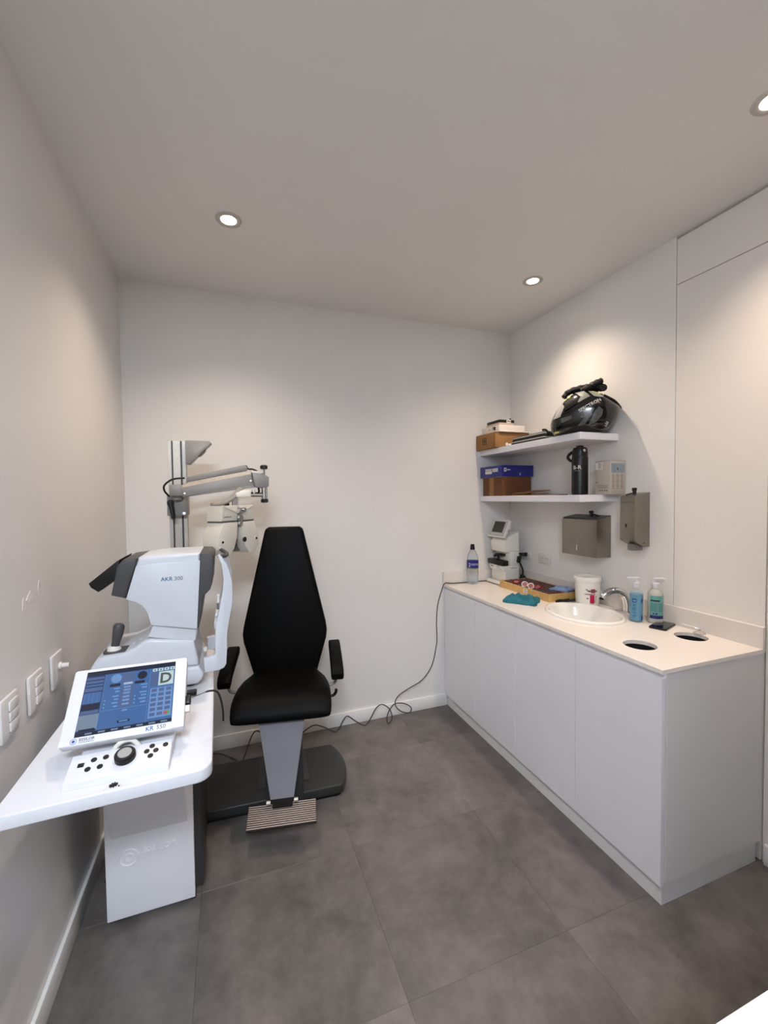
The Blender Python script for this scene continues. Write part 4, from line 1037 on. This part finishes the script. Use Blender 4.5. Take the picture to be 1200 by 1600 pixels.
# ------------------------------------------------------------------ exam chair
ch = thing('exam_chair', 'black padded examination chair with tall tapered back and ribbed footrest', 'chair', (.235, 2.13, 0), R(-10))
SHR = Matrix(((1, 0, 0, 0), (0, 1, .10, -.056), (0, 0, 1, 0), (0, 0, 0, 1)))
bo = [(-.106, 1.318), (-.100, 1.334), (-.084, 1.345), (.084, 1.345), (.100, 1.334), (.106, 1.318), (.219, .815), (.224, .775), (.219, .735), (.165, .555), (-.165, .555), (-.219, .735), (-.224, .775), (-.219, .815)]
obj('backrest', MB().prism(bo, .175, .245, 'Y', bev=.018, seg=4, M=SHR), M_leather, ch, local=True)
secs = [(.205, .150, .535, .598), (.19, .156, .515, .60), (.13, .175, .505, .602), (.05, .208, .50, .604), (-.02, .222, .498, .605), (-.10, .2265, .497, .605), (-.15, .2265, .497, .602), (-.185, .225, .498, .59), (-.21, .222, .502, .570), (-.226, .218, .508, .545), (-.231, .214, .514, .530)]
loops = []
for y, w, z0, z1 in secs:
    L = []
    for k in range(36):
        a = 2 * PI * k / 36; c, s_ = math.cos(a), math.sin(a)
        L.append((w * math.copysign(abs(c) ** .32, c), y, (z0 + z1) / 2 + (z1 - z0) / 2 * math.copysign(abs(s_) ** .5, s_)))
    loops.append(L)
obj('seat', MB().loft(loops), M_leather, ch, local=True, ang=60)
M_plateg = mat('grey_painted_steel', (.50, .50, .525), .38, var=.03)
fp = MB().loft([[(-.102, -.19, .50), (.102, -.19, .50), (.098, -.165, .50), (-.098, -.165, .50)], [(-.05, -.266, .188), (.05, -.266, .188), (.048, -.244, .188), (-.048, -.244, .188)]])
obj('front_plate', fp, M_plateg, ch, local=True)
obj('lift_column', MB().box(-.085, .085, -.12, .08, .06, .52, bev=.006), M_grey, ch, local=True)
obj('seat_frame', MB().box(-.15, .15, -.16, .16, .475, .505, bev=.004), M_grey, ch, local=True)
# footrest
ft = MB().prism([(-.335, .112), (-.238, .146), (-.236, .140), (-.333, .106)], -.146, .146, 'X')
fo = obj('footrest', ft, mat('footrest_brown', (.10, .075, .065), .7), ch, local=True)
obj('footrest_arm', MB().box(-.044, .044, -.262, -.235, .135, .187, bev=.004), bpy.data.materials['footrest_brown'], ch, local=True)
for x_ in (-.068, .05): obj('footrest_hinge', MB().cyl((x_, -.262, .172), .009, .018, 12, axis='X'), M_alu, ch, local=True)
M_slat = mat('footrest_slat', (.68, .61, .56), .4, metal=.1, var=.06)
for k in range(11):
    v = (k + .5) / 11
    y, z = -.334 + v * .096, .113 + v * .0337
    mb = MB().box(-.145, .145, y - .0022, y + .0022, z, z + .0045, bev=.001, seg=1)
    obj('slat', mb, M_slat, fo, local=True)
# arm rests
for s_ in (-1, 1):
    ap = [(-.140, .640), (-.142, .668), (-.125, .690), (-.08, .705), (0, .722), (.10, .738), (.145, .738), (.152, .722), (.14, .700), (.03, .682), (-.07, .664), (-.11, .645)]
    ar = obj('armrest', MB().prism(ap, s_ * .258 - .030, s_ * .258 + .030, 'X', bev=.009, seg=3), M_leather, ch, local=True)
    obj('armrest_base', MB().box(s_ * .258 - .026, s_ * .258 + .016, -.10, .06, .655, .688, bev=.008), M_black, ar, local=True)
    obj('armrest_bracket', MB().tube(smooth_path([(s_ * .255, -.04, .665), (s_ * .255, -.04, .61), (s_ * .245, -.04, .582), (s_ * .19, -.04, .572)], 5), .007, 8), M_greymid, ar, local=True)
obj('recline_lever', MB().tube(smooth_path([(.215, -.10, .545), (.238, -.10, .548), (.25, -.102, .562), (.252, -.103, .578)], 4), .007, 8), M_black, ch, local=True)
# floor base
BM_ = T(.22, 2.245, 0) @ Matrix.Rotation(R(-3.5), 4, 'Z')
ol = [(-.64, -.185), (.285, -.185)]
for k in range(9):
    a = -1 + 2 * k / 8
    ol.append((.300 + .045 * (1 - a * a), .178 * a))
ol += [(.285, .185), (-.64, .185)]
obj('floor_base', MB().prism(ol, .014, .062, 'Z', bev=.010, seg=3, M=BM_), mat('dark_grey_cast', (.185, .19, .185), .38, var=.05), ch)
obj('base_foot', MB().prism([(x * .96, y * .94) for x, y in ol], 0, .016, 'Z', M=BM_), M_black, ch)
obj('column_foot', MB().box(-.11, .14, -.10, .16, .0615, .067, bev=.002, M=BM_), M_grey, ch)

# ------------------------------------------------------------------ column stand with the refractor arm
stn = thing('phoropter_stand', 'aluminium column stand with a grey swing arm and lamp bracket', 'stand', (-.24, 2.36, .063))
cx0, cx1, cy0, cy1 = -.279, -.198, 2.335, 2.395
obj('column', MB().box(cx0, cx1, cy0 + .004, cy1, .063, 1.795, bev=.002), M_alu, stn)
gw = .007
mb = MB()
for a, b in ((cx0, cx0 + .016), (cx0 + .023, cx0 + .056), (cx0 + .064, cx1)):
    mb.box(a, b, cy0, cy0 + .0045, .063, 1.794, bev=.0008, seg=1)
obj('column_rail', mb, M_alu, stn)
mb = MB()
for a, b in ((cx0 + .016, cx0 + .023), (cx0 + .056, cx0 + .064)):
    mb.box(a, b, cy0 + .003, cy0 + .0042, .063, 1.794)
obj('column_groove', mb, M_grey, stn)
M_armg = mat('grey_arm_cover', (.55, .54, .53), .4, var=.03)
br = obj('lamp_bracket', MB().prism([(-.198, 1.795), (-.086, 1.795), (-.078, 1.785), (-.18, 1.678), (-.198, 1.682)], 2.31, 2.385, 'Y', bev=.003), M_armg, stn)
nd = Vector((.73, 0, -.69)); LB = T(-.125, 2.347, 1.738) @ nd.to_track_quat('Z', 'Y').to_matrix().to_4x4()
obj('lamp', MB().lathe([(.026, -.004), (.026, .004), (.018, .009), (0, .010)], seg=20, M=LB), M_greymid, br)
obj('arm_clamp', MB().box(-.283, -.192, 2.285, 2.40, 1.425, 1.525, bev=.004), M_armg, stn)
obj('clamp_bolt', MB().cyl((0, 0, 0), .008, .004, 6, M=T(-.208, 2.285, 1.436) @ Matrix.Rotation(PI / 2, 4, 'X')), M_chrome, stn)
obj('clamp_handle', MB().cyl((0, 0, 0), .015, .025, 16, M=T(-.265, 2.285, 1.488) @ Matrix.Rotation(PI / 2, 4, 'X')).tube([(-.265, 2.265, 1.49), (-.258, 2.262, 1.45), (-.252, 2.262, 1.412)], .009, 10, rs=[.013, .011, .009]), M_black, stn)
obj('arm_pivot', MB().box(-.264, -.205, 2.225, 2.33, 1.519, 1.574, bev=.006).cyl((-.235, 2.275, 1.50), .022, .03, 16), M_armg, stn)
A1 = [(-.206, 1.515), (-.206, 1.560), (.104, 1.626), (.116, 1.585), (.121, 1.560)]
arm = obj('swing_arm', MB().prism(A1, 2.20, 2.265, 'Y', bev=.003), M_armg, stn)
obj('arm_chamfer', MB().loft([[(-.206, 2.2005, 1.558), (.104, 2.2005, 1.624), (.104, 2.235, 1.640), (-.206, 2.235, 1.576)], [(-.206, 2.2005, 1.555), (.104, 2.2005, 1.62), (.104, 2.24, 1.62), (-.206, 2.24, 1.556)]]), M_alu, arm)
obj('arm_lower_trim', MB().prism([(-.205, 1.5145), (-.17, 1.519), (.113, 1.572), (.120, 1.5605)], 2.1985, 2.2005, 'Y'), M_armg, arm)
obj('arm_screw', MB().cyl((0, 0, 0), .004, .002, 10, M=T(-.196, 2.2, 1.532) @ Matrix.Rotation(PI / 2, 4, 'X')).cyl((0, 0, 0), .004, .002, 10, M=T(.102, 2.2, 1.592) @ Matrix.Rotation(PI / 2, 4, 'X')), M_chrome, arm)
obj('upper_link', MB().prism([(-.194, 1.588), (-.194, 1.612), (.082, 1.676), (.094, 1.652), (.088, 1.645)], 2.27, 2.30, 'Y', bev=.002), M_armg, stn)
obj('arm_cable', MB().tube(smooth_path([(-.20, 2.265, 1.607), (-.25, 2.25, 1.60), (-.285, 2.245, 1.573), (-.287, 2.25, 1.545), (-.27, 2.27, 1.52)], 6), .0045, 8), M_cordb, stn)
obj('arm_cable', MB().tube(smooth_path([(.085, 2.285, 1.672), (.095, 2.27, 1.655), (.115, 2.25, 1.652), (.135, 2.235, 1.642)], 5), .0045, 8), M_cordb, stn)
obj('end_joint', MB().prism([(.106, 1.638), (.148, 1.636), (.189, 1.610), (.188, 1.564), (.150, 1.556), (.121, 1.562)], 2.19, 2.265, 'Y', bev=.004), M_armg, stn)
obj('joint_top', MB().prism([(.104, 1.641), (.148, 1.639), (.162, 1.630), (.148, 1.628), (.106, 1.632)], 2.189, 2.255, 'Y'), M_white2, stn)
for z0, z1 in ((1.65, 1.672), (1.482, 1.502)):
    obj('knob', MB().lathe([(.012, z0), (.0185, z0 + .003), (.0185, z1 - .004), (.012, z1)], seg=10, M=T(.168, 2.225, 0)), M_black, stn)
obj('joint_pin', MB().cyl((.168, 2.225, 1.50), .016, .062, 18), M_chrome, stn)
obj('joint_stem', MB().cyl((.168, 2.225, 1.60), .006, .055, 10), M_chrome, stn)
obj('cross_rod', MB().tube([(.165, 2.225, 1.523), (.085, 2.19, 1.523)], .011, 12).tube([(.115, 2.2, 1.523), (.115, 2.2, 1.545)], .008, 10), M_chrome, stn)
obj('hanger', MB().prism([(.03, 1.512), (.10, 1.512), (.10, 1.545), (.06, 1.545), (.03, 1.53)], 2.15, 2.2, 'Y', bev=.003), M_white2, stn)
obj('hanger_pin', MB().cyl((.02, 2.155, 1.465), .009, .055, 12).cyl((.036, 2.165, 1.465), .006, .055, 12), M_chrome, stn)
hd = smooth_path([(.055, 2.19, 1.548), (.035, 2.175, 1.53), (.01, 2.15, 1.505), (-.03, 2.11, 1.483), (-.075, 2.07, 1.477)], 6)
obj('grip_handle', MB().tube(hd, .012, 10, rs=[.021 - .010 * i / len(hd) for i in range(len(hd))], flat=.7), M_armg, stn)
obj('head_cable', MB().tube(smooth_path([(.14, 2.22, 1.556), (.14, 2.21, 1.535), (.12, 2.2, 1.53), (.06, 2.17, 1.532), (.02, 2.15, 1.515), (-.005, 2.14, 1.49), (-.012, 2.135, 1.468)], 6), .005, 8).cyl((-.012, 2.135, 1.462), .013, .022, 12), M_cordb, stn)

# ------------------------------------------------------------------ phoropter head
pp = thing('phoropter', 'cream white phoropter head hanging below the swing arm', 'phoropter', (.008, 2.12, 1.36), R(45))
M_cream = mat('cream_plastic', (.84, .82, .77), .35, var=.015)
left = [(-.010, .036), (-.096, .036), (-.126, -.024), (-.126, -.082), (-.098, -.112), (-.060, -.114), (-.034, -.082), (-.016, -.03)]
for s_ in (-1, 1):
    lo = [(x * -s_, z) for x, z in left]
    obj('lens_housing', MB().prism(lo, -.05, .05, 'Y', bev=.004, seg=2), M_cream, pp, local=True)
    up_ = [(-.008, .043), (-.104, .043), (-.096, .112), (-.008, .112)]
    uo = [(x * -s_, z) for x, z in up_]
    obj('upper_cover', MB().prism(uo, -.046, .05, 'Y', bev=.005, seg=2), M_cream, pp, local=True)
    obj('sloped_rim', MB().loft([[(-s_ * -.004, -.052, .074), (-s_ * -.094, -.049, .107), (-s_ * -.094, -.044, .107), (-s_ * -.004, -.044, .074)], [(-s_ * -.004, -.052, .080), (-s_ * -.094, -.049, .113), (-s_ * -.094, -.044, .113), (-s_ * -.004, -.044, .080)]]), M_cream, pp, local=True)
    obj('side_window', MB().cyl((0, 0, 0), .010, .003, 18, M=T(s_ * .105, -.0495, -.050) @ Matrix.Rotation(PI / 2, 4, 'X')), M_plate, pp, local=True)
    obj('side_lens', MB().cyl((0, 0, 0), .006, .003, 16, M=T(s_ * .107, -.0513, -.049) @ Matrix.Rotation(PI / 2, 4, 'X')), M_black, pp, local=True)
    if s_ > 0: obj('eye_aperture', MB().cyl((0, 0, 0), .012, .003, 20, M=T(s_ * .030, -.0488, -.048) @ Matrix.Rotation(PI / 2, 4, 'X')), M_black, pp, local=True)
obj('seam_gasket', MB().box(-.10, .10, -.044, .046, .0365, .0425), M_inkgrey, pp, local=True)
obj('nose_bridge', MB().prism([(-.014, .04), (.014, .04), (.020, -.03), (.05, -.105), (-.05, -.105), (-.020, -.03)], .0, .03, 'Y'), M_greymid, pp, local=True)
obj('centre_knob', MB().cyl((0, 0, 0), .014, .02, 16, M=T(0, -.045, .088) @ Matrix.Rotation(PI / 2, 4, 'X')).cyl((0, 0, 0), .010, .028, 14, M=T(.014, -.045, .092) @ Matrix.Rotation(PI / 2, 4, 'X')).cyl((0, 0, 0), .016, .016, 18, M=T(.0, -.045, .055) @ Matrix.Rotation(PI / 2, 4, 'X')).cyl((0, 0, 0), .012, .014, 18, M=T(.0, -.045, .030) @ Matrix.Rotation(PI / 2, 4, 'X')), M_chrome, pp, local=True)
obj('lettering', MB().mesh(text_mesh('ESSILOR', .0095, .0003), T(-.082, -.0465, .058) @ FACE_NY), M_inkgrey, pp, local=True)
obj('logo_dot', MB().cyl((0, 0, 0), .003, .0008, 12, M=T(-.088, -.0462, .061) @ Matrix.Rotation(PI / 2, 4, 'X')), M_inkgrey, pp, local=True)

# ------------------------------------------------------------------ plates on the left wall
M_sw = mat('switch_plate', (.84, .825, .81), .3, var=.02)
def wall_plate(y, z, label, kind):
    t = thing('light_switch' if kind else 'wall_jack', label, 'switch' if kind else 'wall jack', (XL, y, z))
    pr_ = [(y - .045, z - .054)]
    obj('plate', MB().box(XL + .0005, XL + .009, y - .045, y + .045, z - .054, z + .054, bev=.005, seg=3), M_sw, t)
    if kind:
        for k in range(3):
            zz = z - .026 + k * .026
            obj('rocker', MB().box(XL + .0085, XL + .0125, y - .008, y + .038, zz - .0122, zz + .0118, bev=.0012), M_sw, t)
            obj('rocker_gap', MB().box(XL + .0088, XL + .0098, y - .009, y + .039, zz - .0137, zz - .0121), M_inkgrey, t)
    else:
        obj('recess', MB().box(XL + .0088, XL + .0096, y - .012, y + .03, z - .035, z + .03, bev=.0004, seg=1), M_plate, t)
        obj('jack_plug', MB().cyl((XL + .009, y + .012, z + .006), .008, .028, 14, axis='X').cyl((XL + .009, y + .012, z + .006), .012, .008, 14, axis='X'), M_plate, t)
wall_plate(1.635, .960, 'white wall plate with a round white plug, farthest along left wall', 0)
wall_plate(1.474, .958, 'white triple rocker switch between the plugged plate and its twin', 1)
wall_plate(1.318, .960, 'white triple rocker switch cut by the left photo edge', 1)

# ------------------------------------------------------------------ loose cable down the corner
cp = [(1.90, 2.672, ZT + .004), (1.75, 2.668, ZT + .004), (1.60, 2.671, ZT + .004), (1.48, 2.672, ZT + .006), (1.425, 2.668, ZT + .012), (1.395, 2.662, .84), (1.362, 2.66, .74), (1.352, 2.66, .62), (1.352, 2.655, .52),
      (1.339, 2.64, .463), (1.299, 2.63, .333), (1.22, 2.62, .247), (1.124, 2.62, .205), (1.039, 2.62, .163), (1.015, 2.615, .114), (1.051, 2.61, .064), (1.112, 2.605, .044), (1.127, 2.605, .076), (1.075, 2.61, .112), (1.006, 2.615, .116), (.955, 2.605, .06), (.953, 2.595, .006), (.986, 2.60, .032), (.973, 2.61, .091), (.928, 2.62, .126), (.883, 2.62, .112), (.838, 2.62, .043), (.802, 2.62, .010), (.741, 2.62, .049), (.686, 2.62, .094), (.656, 2.62, .07), (.63, 2.62, .025), (.596, 2.62, .010), (.539, 2.62, .047), (.474, 2.62, .077), (.421, 2.62, .059), (.373, 2.62, .028), (.307, 2.62, .006), (.23, 2.62, .018), (.163, 2.61, .079), (.135, 2.60, .117), (.105, 2.59, .119), (.075, 2.57, .07), (.046, 2.545, .008), (.024, 2.516, .006), (-.027, 2.58, .006), (-.11, 2.61, .03), (-.2, 2.61, .006)]
tag(obj('loose_cable', MB().tube(smooth_path(cp, 4), .0036, 7), M_cord, loc=(1.36, 2.66, 0)), 'thin grey cable looping from the counter down to the chair', 'cable')
cp = [(-.44, 1.98, .80), (-.455, 2.0, .6), (-.45, 2.02, .45), (-.47, 2.04, .30), (-.485, 2.04, .1), (-.49, 2.02, .006), (-.49, 1.9, .006)]
tag(obj('table_cable', MB().tube(smooth_path(cp, 5), .004, 7), M_cordb, loc=(-.45, 2.05, 0)), 'black cable hanging behind the pedestal of the instrument table', 'cable')
